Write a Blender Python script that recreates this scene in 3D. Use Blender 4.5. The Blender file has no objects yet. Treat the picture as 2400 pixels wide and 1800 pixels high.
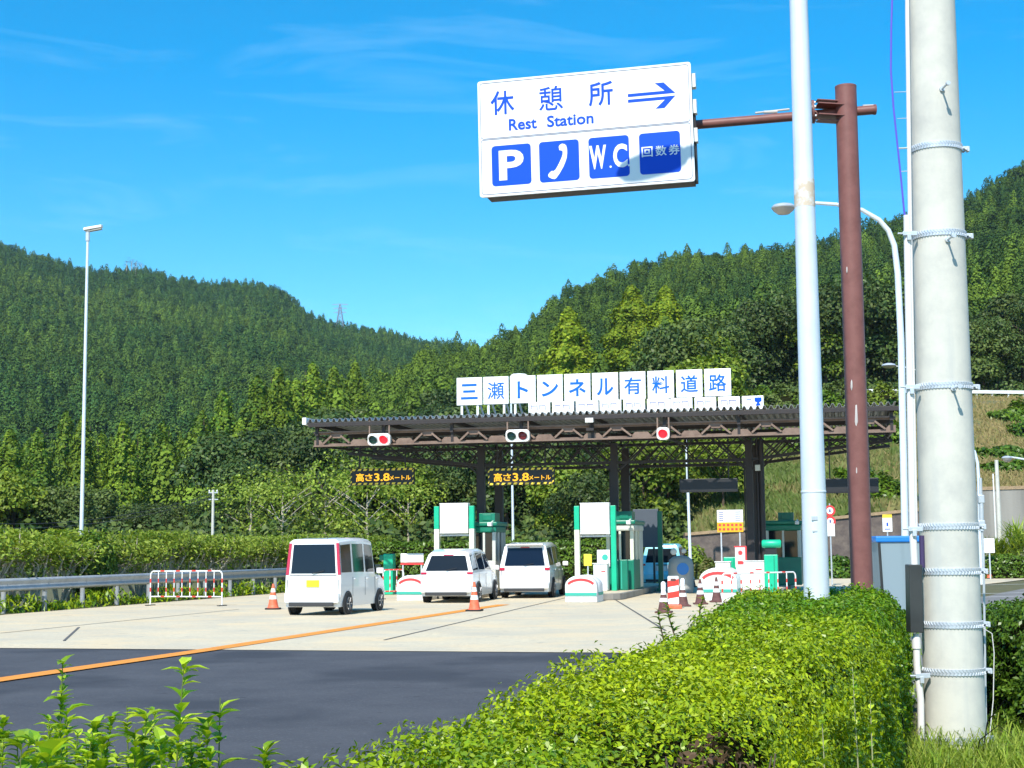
import bpy, bmesh, math, random
import numpy as np
from mathutils import Vector, Matrix
rng = np.random.default_rng(7)
random.seed(7)
SC = bpy.context.scene
COL = SC.collection
# ------------------------------------------------------------------ camera
F, CXP, CYP = 3460.0, 1200.0, 900.0
PITCH = math.atan(386.0 / F); ROLL = -0.0096; EYE = 1.6
cam_d = bpy.data.cameras.new('camera'); cam = bpy.data.objects.new('camera', cam_d); COL.objects.link(cam)
cam_d.sensor_width = 36.0; cam_d.lens = F / 2400.0 * 36.0
cam_d.clip_start = 0.1; cam_d.clip_end = 9000.0
CR = Matrix.Rotation(math.pi / 2 + PITCH, 3, 'X') @ Matrix.Rotation(ROLL, 3, 'Z')
cam.matrix_world = Matrix.Translation((0, 0, EYE)) @ CR.to_4x4()
SC.camera = cam
# ------------------------------------------------------------------ light
AZ, EL = math.radians(17), math.radians(46)        # sun behind the camera, a little to the left
SUN = Vector((-math.sin(AZ) * math.cos(EL), -math.cos(AZ) * math.cos(EL), math.sin(EL)))
sd = bpy.data.lights.new('sun', 'SUN'); sd.energy = 4.9; sd.angle = math.radians(0.53); sd.color = (1.0, 0.955, 0.87)
so = bpy.data.objects.new('sun', sd); COL.objects.link(so); so.rotation_euler = SUN.to_track_quat('Z', 'Y').to_euler(); so.location = (-20, -20, 60)
W = bpy.data.worlds.new('World'); SC.world = W; W.use_nodes = True
nt = W.node_tree; nt.nodes.clear()
wo = nt.nodes.new('ShaderNodeOutputWorld'); bg = nt.nodes.new('ShaderNodeBackground'); sky = nt.nodes.new('ShaderNodeTexSky')
sky.sky_type = 'NISHITA'; sky.sun_disc = False; sky.sun_elevation = EL; sky.sun_rotation = math.pi + AZ
sky.altitude = 400; sky.air_density = 1.0; sky.dust_density = 0.2; sky.ozone_density = 3.0
hsv = nt.nodes.new('ShaderNodeHueSaturation'); hsv.inputs['Hue'].default_value = 0.489; hsv.inputs['Saturation'].default_value = 1.5; hsv.inputs['Value'].default_value = 1.32
nt.links.new(sky.outputs[0], hsv.inputs['Color'])
tc = nt.nodes.new('ShaderNodeTexCoord')
mp = nt.nodes.new('ShaderNodeMapping'); mp.inputs['Rotation'].default_value = (0.0, 0.22, 0.35); mp.inputs['Scale'].default_value = (2.2, 2.6, 15.0)
nt.links.new(tc.outputs['Generated'], mp.inputs['Vector'])
n1 = nt.nodes.new('ShaderNodeTexNoise'); n1.inputs['Scale'].default_value = 2.1; n1.inputs['Detail'].default_value = 8; n1.inputs['Roughness'].default_value = 0.62; n1.inputs['Distortion'].default_value = 0.7
nt.links.new(mp.outputs[0], n1.inputs['Vector'])
rp = nt.nodes.new('ShaderNodeMapRange'); rp.inputs['From Min'].default_value = 0.53; rp.inputs['From Max'].default_value = 0.86; rp.inputs['To Max'].default_value = 0.19
nt.links.new(n1.outputs[0], rp.inputs['Value'])
mx = nt.nodes.new('ShaderNodeMixRGB'); mx.inputs['Color2'].default_value = (5.6, 8.0, 9.6, 1)
nt.links.new(rp.outputs[0], mx.inputs['Fac']); nt.links.new(hsv.outputs[0], mx.inputs['Color1'])
nt.links.new(mx.outputs[0], bg.inputs['Color']); bg.inputs['Strength'].default_value = 0.13
nt.links.new(bg.outputs[0], wo.inputs['Surface'])
SC.view_settings.view_transform = 'Standard'; SC.view_settings.look = 'None'; SC.view_settings.gamma = 1.0
SC.view_settings.exposure = 0.34; SC.view_settings.use_curve_mapping = False
SC.cycles.max_bounces = 6; SC.cycles.transparent_max_bounces = 6

# ------------------------------------------------------------------ helpers
def ray(px, py):
    return CR @ Vector(((px - CXP) / F, -(py - CYP) / F, -1.0))
def at(px, py, Y):                       # point seen at a pixel of the photo, at forward distance Y
    d = ray(px, py); t = Y / d.y
    return Vector((d.x * t, Y, EYE + d.z * t))
def gr(px, py, z=0.0):                   # point on the ground under a pixel
    d = ray(px, py); t = (z - EYE) / d.z
    return Vector((d.x * t, d.y * t, z))
def xat(px, Y, py=1290): return at(px, py, Y).x
def dirs(deg):
    a = math.radians(deg)
    return Vector((math.cos(a), -math.sin(a), 0)), Vector((math.sin(a), math.cos(a), 0))
def onplane(px, py, O, deg, v=0.0):      # (u, z) of a pixel on the upright plane through O, offset v along the road
    r, d = dirs(deg); q = Vector(O) + d * v; k = ray(px, py)
    t = ((q - Vector((0, 0, EYE))).dot(d)) / k.dot(d)
    p = Vector((0, 0, EYE)) + k * t
    return (p - q).dot(r), p.z

class MB:
    def __init__(s): s.v = []; s.f = []
    def add(s, vs, fs):
        n = len(s.v); s.v.extend([tuple(q) for q in vs]); s.f.extend([tuple(i + n for i in q) for q in fs]); return s
    def box(s, c, d, rot=None):
        x, y, z = d[0] / 2, d[1] / 2, d[2] / 2
        vs = [Vector(q) for q in ((-x,-y,-z),(x,-y,-z),(x,y,-z),(-x,y,-z),(-x,-y,z),(x,-y,z),(x,y,z),(-x,y,z))]
        if rot is not None: vs = [rot @ q for q in vs]
        c = Vector(c)
        return s.add([q + c for q in vs], [(0,3,2,1),(4,5,6,7),(0,1,5,4),(1,2,6,5),(2,3,7,6),(3,0,4,7)])
    def bar(s, a, b, w, h=None):
        a, b = Vector(a), Vector(b); h = h or w; d = b - a
        q = d.to_track_quat('Y', 'Z').to_matrix()
        return s.box((a + b) / 2, (w, d.length, h), q)
    def cyl(s, a, b, r0, r1=None, n=14):
        r1 = r0 if r1 is None else r1
        return s.tube([a, b], [r0, r1], n)
    def tube(s, pts, r, n=10):
        pts = [Vector(q) for q in pts]; rs = r if isinstance(r, (list, tuple)) else [r] * len(pts)
        vs = []; fs = []; up = None
        for i, q in enumerate(pts):
            t = (pts[min(i + 1, len(pts) - 1)] - pts[max(i - 1, 0)]).normalized()
            if up is None: up = Vector((1, 0, 0)) if abs(t.x) < .9 else Vector((0, 1, 0))
            up = (up - t * up.dot(t)).normalized(); w = t.cross(up)
            for k in range(n):
                a = 2 * math.pi * k / n
                vs.append(q + (up * math.cos(a) + w * math.sin(a)) * rs[i])
        for i in range(len(pts) - 1):
            for k in range(n):
                k2 = (k + 1) % n
                fs.append((i*n+k, i*n+k2, (i+1)*n+k2, (i+1)*n+k))
        fs.append(tuple(range(n - 1, -1, -1))); m = (len(pts) - 1) * n; fs.append(tuple(m + k for k in range(n)))
        return s.add(vs, fs)
    def lathe(s, prof, n=20, c=(0, 0, 0), rot=None):
        c = Vector(c); vs = []; fs = []
        for r, z in prof:
            for k in range(n):
                a = 2 * math.pi * k / n; q = Vector((r * math.cos(a), r * math.sin(a), z))
                vs.append((rot @ q if rot is not None else q) + c)
        for i in range(len(prof) - 1):
            for k in range(n):
                k2 = (k + 1) % n; fs.append((i*n+k, i*n+k2, (i+1)*n+k2, (i+1)*n+k))
        fs.append(tuple(range(n - 1, -1, -1))); m = (len(prof) - 1) * n; fs.append(tuple(m + k for k in range(n)))
        return s.add(vs, fs)
    def prism(s, poly, vec):
        n = len(poly); vec = Vector(vec); vs = [Vector(q) for q in poly]; vs += [q + vec for q in vs]
        return s.add(vs, [tuple(range(n - 1, -1, -1)), tuple(range(n, 2 * n))] + [(i, (i+1) % n, n + (i+1) % n, n + i) for i in range(n)])
    def grid(s, P):                      # P[i][j] points
        n, m = len(P), len(P[0])
        return s.add([q for row in P for q in row], [(i*m+j, i*m+j+1, (i+1)*m+j+1, (i+1)*m+j) for i in range(n-1) for j in range(m-1)])
    def build(s, name, mat, parent=None, smooth=False, bevel=0.0, seg=2):
        me = bpy.data.meshes.new(name); me.from_pydata(s.v, [], s.f); me.update()
        bm = bmesh.new(); bm.from_mesh(me); bmesh.ops.recalc_face_normals(bm, faces=bm.faces); bm.to_mesh(me); bm.free()
        me.materials.append(mat)
        if smooth:
            me.shade_smooth(); me.set_sharp_from_angle(angle=math.radians(38))
        o = bpy.data.objects.new(name, me); COL.objects.link(o)
        if parent is not None: o.parent = parent
        if bevel:
            b = o.modifiers.new('Bevel', 'BEVEL'); b.width = bevel; b.segments = seg; b.limit_method = 'ANGLE'; b.angle_limit = math.radians(40)
        return o

def tag(o, label=None, cat=None, group=None, kind=None):
    for k, v in (('label', label), ('category', cat), ('group', group), ('kind', kind)):
        if v: o[k] = v
    return o
def thing(name, label, cat, loc=(0, 0, 0), deg=0.0, group=None):     # deg: clockwise from straight ahead
    o = bpy.data.objects.new(name, None); COL.objects.link(o); o.empty_display_size = .3
    o.location = loc; o.rotation_euler = (0, 0, -math.radians(deg))
    return tag(o, label, cat, group)
def dup(o, loc=None, deg=None, scale=None, label=None, parent=None, rz=None):
    c = o.copy(); COL.objects.link(c)
    if parent is not None: c.parent = parent
    for ch in [q for q in ALL_CHILDREN(o)]: dup(ch, parent=c)
    if loc is not None: c.location = loc
    if deg is not None: c.rotation_euler = (0, 0, -math.radians(deg))
    if rz is not None: c.rotation_euler = (0, 0, rz)
    if scale is not None: c.scale = scale if hasattr(scale, '__len__') else (scale,) * 3
    if label: c['label'] = label
    return c
def ALL_CHILDREN(o): return list(o.children)

def np_quads(name, V, mat, parent=None, tint=None, nv=4):            # V (n, nv, 3) separate faces
    n = V.shape[0]; me = bpy.data.meshes.new(name)
    me.vertices.add(n * nv); me.vertices.foreach_set('co', np.ascontiguousarray(V, dtype=np.float32).ravel())
    me.loops.add(n * nv); me.loops.foreach_set('vertex_index', np.arange(n * nv, dtype=np.int32))
    me.polygons.add(n); me.polygons.foreach_set('loop_start', np.arange(0, n * nv, nv, dtype=np.int32))
    if tint is not None:
        a = me.color_attributes.new('tint', 'FLOAT_COLOR', 'POINT')
        c = np.ones((n * nv, 4), np.float32); c[:, :3] = np.repeat(tint, nv, axis=0); a.data.foreach_set('color', c.ravel())
    me.update(); me.validate(); me.materials.append(mat)
    o = bpy.data.objects.new(name, me); COL.objects.link(o)
    if parent is not None: o.parent = parent
    return o

# ------------------------------------------------------------------ materials
MATS = {}
def mat(name, col, rough=.6, metal=0.0, spec=.5, noise=None, bump=None, emit=None, streak=None, coat=0.0, speck=()):
    if name in MATS: return MATS[name]
    m = bpy.data.materials.new(name); m.use_nodes = True; t = m.node_tree; p = t.nodes['Principled BSDF']
    p.inputs['Base Color'].default_value = (*col, 1); p.inputs['Roughness'].default_value = rough; p.inputs['Metallic'].default_value = metal
    p.inputs['Specular IOR Level'].default_value = spec; p.inputs['Coat Weight'].default_value = coat
    last = None
    c = t.nodes.new('ShaderNodeTexCoord')
    if noise:                                                        # (scale, colour2, lo, hi)
        sc, c2, lo, hi = noise[:4]
        n = t.nodes.new('ShaderNodeTexNoise'); n.inputs['Scale'].default_value = sc; n.inputs['Detail'].default_value = 6; n.inputs['Roughness'].default_value = .65
        if len(noise) > 4:
            mpn = t.nodes.new('ShaderNodeMapping'); mpn.inputs['Scale'].default_value = noise[4]; t.links.new(c.outputs['Object'], mpn.inputs[0]); t.links.new(mpn.outputs[0], n.inputs['Vector'])
        else: t.links.new(c.outputs['Object'], n.inputs['Vector'])
        r = t.nodes.new('ShaderNodeMapRange'); r.inputs['From Min'].default_value = lo; r.inputs['From Max'].default_value = hi
        t.links.new(n.outputs[0], r.inputs['Value'])
        x = t.nodes.new('ShaderNodeMixRGB'); x.inputs['Color1'].default_value = (*col, 1); x.inputs['Color2'].default_value = (*c2, 1)
        t.links.new(r.outputs[0], x.inputs['Fac']); last = x.outputs[0]
    if streak:                                                       # vertical dirt runs (scale, colour, lo, hi)
        sc, c2, lo, hi = streak
        mpn = t.nodes.new('ShaderNodeMapping'); mpn.inputs['Scale'].default_value = (sc, sc, sc * .06); t.links.new(c.outputs['Object'], mpn.inputs[0])
        n = t.nodes.new('ShaderNodeTexNoise'); n.inputs['Scale'].default_value = 1.0; n.inputs['Detail'].default_value = 5; t.links.new(mpn.outputs[0], n.inputs['Vector'])
        r = t.nodes.new('ShaderNodeMapRange'); r.inputs['From Min'].default_value = lo; r.inputs['From Max'].default_value = hi
        t.links.new(n.outputs[0], r.inputs['Value'])
        x = t.nodes.new('ShaderNodeMixRGB'); x.inputs['Color2'].default_value = (*c2, 1); x.inputs['Color1'].default_value = (*col, 1)
        if last is not None: t.links.new(last, x.inputs['Color1'])
        t.links.new(r.outputs[0], x.inputs['Fac']); last = x.outputs[0]
    for sc, c2, lo, hi, fac in speck:                                # fine grit, patches and drips
        n = t.nodes.new('ShaderNodeTexNoise'); n.inputs['Scale'].default_value = sc; n.inputs['Detail'].default_value = 4; t.links.new(c.outputs['Object'], n.inputs['Vector'])
        r = t.nodes.new('ShaderNodeMapRange'); r.inputs['From Min'].default_value = lo; r.inputs['From Max'].default_value = hi; r.inputs['To Max'].default_value = fac
        t.links.new(n.outputs[0], r.inputs['Value'])
        x = t.nodes.new('ShaderNodeMixRGB'); x.inputs['Color2'].default_value = (*c2, 1); x.inputs['Color1'].default_value = (*col, 1)
        if last is not None: t.links.new(last, x.inputs['Color1'])
        t.links.new(r.outputs[0], x.inputs['Fac']); last = x.outputs[0]
    if last is not None: t.links.new(last, p.inputs['Base Color'])
    if bump:
        n = t.nodes.new('ShaderNodeTexNoise'); n.inputs['Scale'].default_value = bump[0]; n.inputs['Detail'].default_value = 5; t.links.new(c.outputs['Object'], n.inputs['Vector'])
        b = t.nodes.new('ShaderNodeBump'); b.inputs['Strength'].default_value = bump[1]; b.inputs['Distance'].default_value = bump[2] if len(bump) > 2 else .02
        t.links.new(n.outputs[0], b.inputs['Height']); t.links.new(b.outputs[0], p.inputs['Normal'])
    if emit:
        p.inputs['Emission Color'].default_value = (*emit[0], 1); p.inputs['Emission Strength'].default_value = emit[1]
    MATS[name] = m; return m

def leafmat(name, c1, c2, trans=.35, rough=.45, spec=.3, objvar=.25, tscale=(.55, .9, .3)):
    # c1..c2 mixed by the per-leaf tint attribute (red channel), per-plant brightness from Object Info
    if name in MATS: return MATS[name]
    m = bpy.data.materials.new(name); m.use_nodes = True; t = m.node_tree; p = t.nodes['Principled BSDF']; out = t.nodes['Material Output']
    a = t.nodes.new('ShaderNodeAttribute'); a.attribute_name = 'tint'
    s = t.nodes.new('ShaderNodeSeparateColor'); t.links.new(a.outputs['Color'], s.inputs[0])
    x = t.nodes.new('ShaderNodeMixRGB'); x.inputs['Color1'].default_value = (*c1, 1); x.inputs['Color2'].default_value = (*c2, 1); t.links.new(s.outputs[0], x.inputs['Fac'])
    oi = t.nodes.new('ShaderNodeObjectInfo'); r = t.nodes.new('ShaderNodeMapRange'); r.inputs['To Min'].default_value = 1 - objvar; r.inputs['To Max'].default_value = 1 + objvar
    t.links.new(oi.outputs['Random'], r.inputs['Value'])
    mu = t.nodes.new('ShaderNodeMath'); mu.operation = 'MULTIPLY'; t.links.new(r.outputs[0], mu.inputs[0]); t.links.new(s.outputs[1], mu.inputs[1])
    h = t.nodes.new('ShaderNodeHueSaturation'); t.links.new(x.outputs[0], h.inputs['Color']); t.links.new(mu.outputs[0], h.inputs['Value'])
    t.links.new(h.outputs[0], p.inputs['Base Color']); p.inputs['Roughness'].default_value = rough; p.inputs['Specular IOR Level'].default_value = spec
    tr = t.nodes.new('ShaderNodeBsdfTranslucent'); m2 = t.nodes.new('ShaderNodeMixRGB'); m2.blend_type = 'MULTIPLY'; m2.inputs['Fac'].default_value = 1
    m2.inputs['Color2'].default_value = (1.6, 1.5, .5, 1); t.links.new(h.outputs[0], m2.inputs['Color1']); t.links.new(m2.outputs[0], tr.inputs['Color'])
    ms = t.nodes.new('ShaderNodeMixShader'); ms.inputs['Fac'].default_value = trans
    t.links.new(p.outputs[0], ms.inputs[1]); t.links.new(tr.outputs[0], ms.inputs[2]); t.links.new(ms.outputs[0], out.inputs['Surface'])
    MATS[name] = m; return m
def instance_tone(m):
    t = m.node_tree; x = [n for n in t.nodes if n.type == 'MIX_RGB' and n.blend_type == 'MIX'][0]; old = x.inputs['Fac'].links[0].from_socket
    a = t.nodes.new('ShaderNodeAttribute'); a.attribute_type = 'INSTANCER'; a.attribute_name = 'tone'
    q = t.nodes.new('ShaderNodeMath'); q.operation = 'MULTIPLY_ADD'; q.use_clamp = True; q.inputs[1].default_value = .4
    t.links.new(old, q.inputs[0]); t.links.new(a.outputs['Fac'], q.inputs[2]); t.links.new(q.outputs[0], x.inputs['Fac'])
def tints(n, base=.5, spread=.5, vlo=.75, vhi=1.25):
    c = np.zeros((n, 3), np.float32); c[:, 0] = np.clip(base + (rng.random(n) - .5) * 2 * spread, 0, 1); c[:, 1] = vlo + (vhi - vlo) * rng.random(n); return c

# leaves: diamonds at points P with normals N; long axis roughly along T
def unit(a): return a / np.maximum(np.linalg.norm(a, axis=-1, keepdims=True), 1e-9)
def leaves(P, N, L, Wd, jit=.5, T=None, fold=.12):
    n = len(P); N = unit(N + rng.normal(0, jit, (n, 3)))
    T = rng.normal(0, 1, (n, 3)) if T is None else T + rng.normal(0, .35, (n, 3))
    T = unit(T - N * (T * N).sum(1, keepdims=True)); S = np.cross(N, T)
    L = np.asarray(L).reshape(-1, 1) * (0.7 + .6 * rng.random((n, 1))); Wd = np.asarray(Wd).reshape(-1, 1) * (0.75 + .5 * rng.random((n, 1)))
    k = N * L * fold
    return np.stack([P - T * L / 2, P + S * Wd / 2 + k, P + T * L / 2, P - S * Wd / 2 + k], axis=1)

_TXT = {}
def text_mesh(s, size, weight=0.0, ext=0.002, fit=None):
    """verts centred on 0 in the x-z plane facing -y"""
    cu = bpy.data.curves.new('lettering', 'FONT'); cu.body = s; cu.size = size; cu.align_x = 'CENTER'; cu.offset = weight; cu.extrude = ext; cu.resolution_u = 4
    o = bpy.data.objects.new('lettering', cu); COL.objects.link(o)
    dg = bpy.context.evaluated_depsgraph_get(); me = bpy.data.meshes.new_from_object(o.evaluated_get(dg))
    bpy.data.objects.remove(o); bpy.data.curves.remove(cu)
    v = np.empty(len(me.vertices) * 3, np.float32); me.vertices.foreach_get('co', v); v = v.reshape(-1, 3)
    if len(v) == 0: return me
    lo, hi = v.min(0), v.max(0); c = (lo + hi) / 2
    q = np.stack([v[:, 0] - c[0], -v[:, 2], v[:, 1] - c[1]], 1)
    if fit: q[:, 0] *= fit[0] / max(hi[0] - lo[0], 1e-6); q[:, 2] *= fit[1] / max(hi[1] - lo[1], 1e-6)
    me.vertices.foreach_set('co', q.astype(np.float32).ravel()); me.update(); return me
def text(s, size, m, parent, loc, weight=0.0, fit=None, name='lettering', ext=.002, rot=0.0):
    me = text_mesh(s, size, weight, ext, fit); me.materials.clear(); me.materials.append(m)
    o = bpy.data.objects.new(name, me); COL.objects.link(o); o.parent = parent; o.location = loc; o.rotation_euler = (0, rot, 0); return o

# ------------------------------------------------------------------ the materials
M_grass_soil = mat('verge_soil', (.09, .10, .035), .95, noise=(2.5, (.17, .14, .07), .35, .7), bump=(40, .6, .05))
M_concrete_road = mat('apron_concrete', (.70, .585, .39), .85, noise=(.55, (.50, .45, .34), .35, .72), bump=(70, .25, .01), streak=(.9, (.70, .55, .34), .45, .75), speck=[(9, (.52, .45, .32), .42, .62, .55), (.22, (.50, .44, .33), .5, .66, .55), (.5, (.74, .56, .32), .52, .68, .6), (1.7, (.22, .20, .18), .66, .74, .6), (28, (.85, .80, .68), .58, .7, .5)])
M_asphalt = mat('asphalt', (.062, .063, .072), .9, spec=.3, noise=(.9, (.088, .089, .097), .3, .7), bump=(160, .5, .006), speck=[(38, (.14, .14, .145), .55, .7, .6), (.35, (.040, .042, .05), .5, .62, .7), (3.1, (.03, .03, .034), .66, .74, .6)])
M_asphalt_old = mat('worn_asphalt', (.17, .165, .16), .9, noise=(.4, (.23, .215, .20), .3, .7), bump=(120, .4, .006))
M_line_orange = mat('orange_paint', (.85, .32, .03), .7, noise=(6, (.75, .25, .03), .4, .7))
M_line_white = mat('white_road_paint', (.75, .75, .72), .7, noise=(6, (.5, .48, .45), .5, .75))
M_joint = mat('joint_filler', (.12, .11, .10), .9)
M_forest_floor = mat('forest_floor', (.022, .035, .012), .95, noise=(.09, (.05, .06, .02), .4, .65), bump=(1.2, .9, .5))
M_bank = mat('dry_bank', (.20, .155, .07), .95, noise=(.35, (.085, .12, .03), .42, .6), bump=(3, .8, .25))
M_soil = mat('bare_soil', (.38, .26, .15), .95, noise=(1.5, (.30, .22, .13), .35, .7), bump=(6, .6, .1))
M_pole_conc = mat('pole_concrete', (.60, .585, .51), .8, noise=(3.2, (.47, .465, .42), .42, .72), bump=(60, .25, .004), streak=(9, (.47, .48, .45), .56, .8))
M_wall_conc = mat('wall_concrete', (.34, .32, .28), .9, streak=(.9, (.18, .17, .15), .42, .7), bump=(8, .3, .03))
M_wall_dark = mat('wall_stone', (.11, .085, .075), .9, noise=(2.0, (.19, .15, .12), .4, .7), bump=(5, .6, .06))
M_galv = mat('galvanised_steel', (.62, .66, .70), .42, .35, noise=(5, (.52, .56, .60), .35, .7), bump=(30, .05, .002))
M_rail = mat('weathered_rail_steel', (.40, .42, .44), .5, .3, noise=(3, (.30, .32, .34), .35, .7))
M_galv_white = mat('pale_painted_steel', (.70, .76, .80), .4, .1, noise=(3.5, (.60, .67, .73), .35, .75), streak=(8, (.58, .64, .70), .58, .85))
M_brown_paint = mat('brown_painted_steel', (.225, .092, .078), .5, spec=.35, noise=(7, (.17, .066, .055), .4, .75), streak=(14, (.62, .55, .50), .76, .82))
M_canopy_brown = mat('canopy_brown_steel', (.24, .165, .125), .5, spec=.4, noise=(3, (.15, .095, .07), .35, .7))
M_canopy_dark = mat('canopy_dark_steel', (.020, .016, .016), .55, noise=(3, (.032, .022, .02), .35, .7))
M_roof = mat('roof_sheet', (.33, .34, .335), .45, .5, noise=(1.2, (.24, .25, .25), .35, .7))
M_white_board = mat('white_sign_board', (.88, .88, .86), .35, noise=(3, (.84, .84, .81), .4, .7))
M_white_plain = mat('white_painted_metal', (.80, .80, .78), .4, noise=(4, (.70, .70, .67), .45, .75))
M_blue_ink = mat('blue_sign_film', (.0005, .075, .60), .5, spec=.2)
M_blue_light = mat('light_blue_lettering', (.004, .13, .60), .5, spec=.2)
M_navy = mat('navy_lettering', (.05, .055, .25), .5)
M_white_ink = mat('white_sign_film', (.86, .87, .87), .4)
M_black_line = mat('thin_blue_black_line', (.06, .07, .16), .5)
M_black = mat('black_plastic', (.012, .012, .014), .5)
M_dark_metal = mat('dark_grey_metal', (.05, .052, .05), .45, .2, noise=(4, (.035, .036, .035), .4, .7))
M_green = mat('green_painted_steel', (.004, .48, .26), .4, noise=(3, (.004, .40, .22), .4, .7))
M_green_dark = mat('dark_green_steel', (.004, .20, .12), .4, noise=(3, (.004, .16, .10), .4, .7))
M_cream = mat('cream_painted_steel', (.80, .80, .62), .5, noise=(3, (.72, .71, .55), .4, .7))
M_booth_grey = mat('booth_panel', (.62, .63, .56), .5, streak=(3, (.46, .46, .40), .5, .8))
M_glass = mat('dark_glass', (.010, .014, .018), .06, spec=.4)
M_glass_blue = mat('tinted_rear_glass', (.006, .010, .022), .05, spec=.35)
M_car_white = mat('white_car_paint', (.80, .80, .79), .25, coat=.6)
M_car_blue = mat('pale_blue_car_paint', (.22, .68, .80), .3, coat=.5)
M_car_grey = mat('dark_car_trim', (.04, .04, .042), .6)
M_tyre = mat('tyre_rubber', (.018, .018, .019), .85)
M_rim = mat('wheel_alloy', (.45, .45, .46), .35, .7)
M_red_lens = mat('red_lens', (.48, .012, .05), .2, coat=.5)
M_amber_lens = mat('clear_lens', (.75, .72, .68), .15, coat=.5)
M_plate_yellow = mat('yellow_plate', (.85, .66, .02), .5)
M_plate_white = mat('white_plate', (.8, .8, .78), .5)
M_cone_brown = mat('faded_maroon_rubber', (.10, .038, .035), .75, noise=(9, (.16, .07, .06), .4, .75))
M_cone_red = mat('red_barrier_plastic', (.75, .05, .03), .5)
M_cone_orange = mat('orange_red_plastic', (.80, .14, .06), .55, noise=(9, (.7, .22, .12), .45, .8))
M_reflect = mat('white_reflective_sleeve', (.82, .82, .80), .5)
M_red_paint = mat('red_tube_paint', (.70, .045, .03), .45)
M_white_tube = mat('white_tube_paint', (.82, .82, .80), .4)
M_blue_lid = mat('blue_lid_plastic', (.015, .20, .62), .4)
M_box_grey = mat('grey_blue_box_panel', (.24, .31, .34), .6, streak=(5, (.19, .25, .27), .5, .8))
M_bark = mat('bark', (.10, .07, .045), .9, bump=(14, .6, .04))
M_bark_pale = mat('pale_bark', (.56, .50, .40), .9, noise=(6, (.22, .18, .13), .4, .7))
M_twig_shade = mat('shade_dark_twigs', (.016, .017, .006), 1.0, spec=.0, bump=(30, .8, .04))  # near-black: the shade inside hedges is put into the twig colour
M_purple = mat('purple_cable_sheath', (.10, .07, .55), .5)
M_conduit = mat('pale_pvc_conduit', (.72, .69, .66), .45, streak=(6, (.55, .50, .50), .6, .85))
M_rust = mat('rust_stain', (.60, .50, .38), .8, noise=(8, (.70, .74, .76), .45, .6))
M_lamp_glass = mat('lamp_bowl_glass', (.42, .38, .34), .15, spec=.6)
M_red_lit = mat('lit_red_signal', (.8, .01, .02), .4, emit=((1, .012, .03), 1.0))
M_red_dim = mat('unlit_red_signal', (.14, .008, .016), .25)
M_green_dim = mat('unlit_green_signal', (.004, .045, .035), .25)
M_led = mat('amber_lamps', (.9, .45, .02), .5, emit=((1, .47, .015), .9))
M_yellow = mat('yellow_film', (.85, .62, .05), .5)
M_orange = mat('orange_film', (.90, .42, .015), .5)
M_red_film = mat('red_film', (.75, .05, .05), .5)
M_pink_sign = mat('faded_pink_film', (.85, .62, .62), .5)
M_teal = mat('teal_green_stripe', (.04, .40, .30), .5)
M_pylon = mat('far_pylon_steel', (.30, .33, .40), .5, .3)
L_hedge = leafmat('hedge_leaf', (.09, .21, .006), (.40, .48, .008), .2, .38, .35, 0)
L_hedge_dark = leafmat('dark_hedge_leaf', (.045, .115, .010), (.13, .21, .014), .18, .38, .35, .05)
L_weed = leafmat('weed_leaf', (.13, .29, .012), (.50, .60, .035), .3, .4, .35, .12)
L_grass = leafmat('grass_blade', (.17, .29, .02), (.33, .38, .06), .35, .5, .25, .1)
L_dry = leafmat('dry_grass_blade', (.28, .215, .09), (.105, .15, .03), .25, .6, .2, .1)
L_cedar = leafmat('cedar_foliage', (.045, .115, .014), (.17, .24, .018), .12, .6, .15, .22)
L_cedar_y = leafmat('yellow_cedar_foliage', (.11, .19, .012), (.27, .33, .018), .12, .6, .15, .15)
L_broad = leafmat('broadleaf_foliage', (.034, .072, .016), (.105, .14, .028), .12, .5, .25, .28)
L_broad_g = leafmat('bright_broadleaf_foliage', (.085, .15, .014), (.21, .265, .022), .16, .5, .25, .2)
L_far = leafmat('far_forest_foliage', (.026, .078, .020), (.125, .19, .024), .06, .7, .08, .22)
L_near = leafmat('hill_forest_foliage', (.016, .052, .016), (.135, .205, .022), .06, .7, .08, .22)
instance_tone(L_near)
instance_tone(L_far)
L_shrub = leafmat('shrub_foliage', (.14, .235, .022), (.35, .42, .06), .3, .5, .25, .15)
L_red = leafmat('reddish_leaf', (.10, .06, .03), (.17, .10, .06), .3, .6, .2, .1)

# ------------------------------------------------------------------ ground, roads
RD = 14.5                                                            # the road's heading
r_, d_ = dirs(RD)
def flat(name, poly, m, z, kind='structure'):
    b = MB(); b.add([(q[0], q[1], z) for q in poly], [tuple(range(len(poly)))]); return tag(b.build(name, m), kind=kind)
flat('ground', [(-2600, -60), (2600, -60), (2600, 4200), (-2600, 4200)], M_grass_soil, -.03)
eL0 = gr(0, 1441); eL = lambda t: eL0 + d_ * t                       # the apron's left edge
b0, b1, b2 = gr(0, 1518), gr(510, 1525), gr(1450, 1529)
dirb = (b2 - b0).normalized(); bl = b0 - dirb * 40; br = b2 + dirb * 1.6
hl = [gr(600, 1790, 1.12), gr(1200, 1600, 1.12), gr(1530, 1500, 1.12), gr(1700, 1400, 1.12)]
flat('road', [(-60, -20), (1.5, -20), (-.6, 2.6)] + [(q.x + .28, q.y) for q in hl[:2]] + [(br.x, br.y), (bl.x, bl.y), (-60, bl.y)], M_asphalt, -.012)
ap = [((bl.x, bl.y), (br.x, br.y)), ((-34, 30), (6.2, 30)), ((eL0.x, eL0.y), (9.6, 41)), ((eL(15).x, eL(15).y), (14.5, 52)), ((eL(38).x, eL(38).y), (28, 76))]
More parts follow.
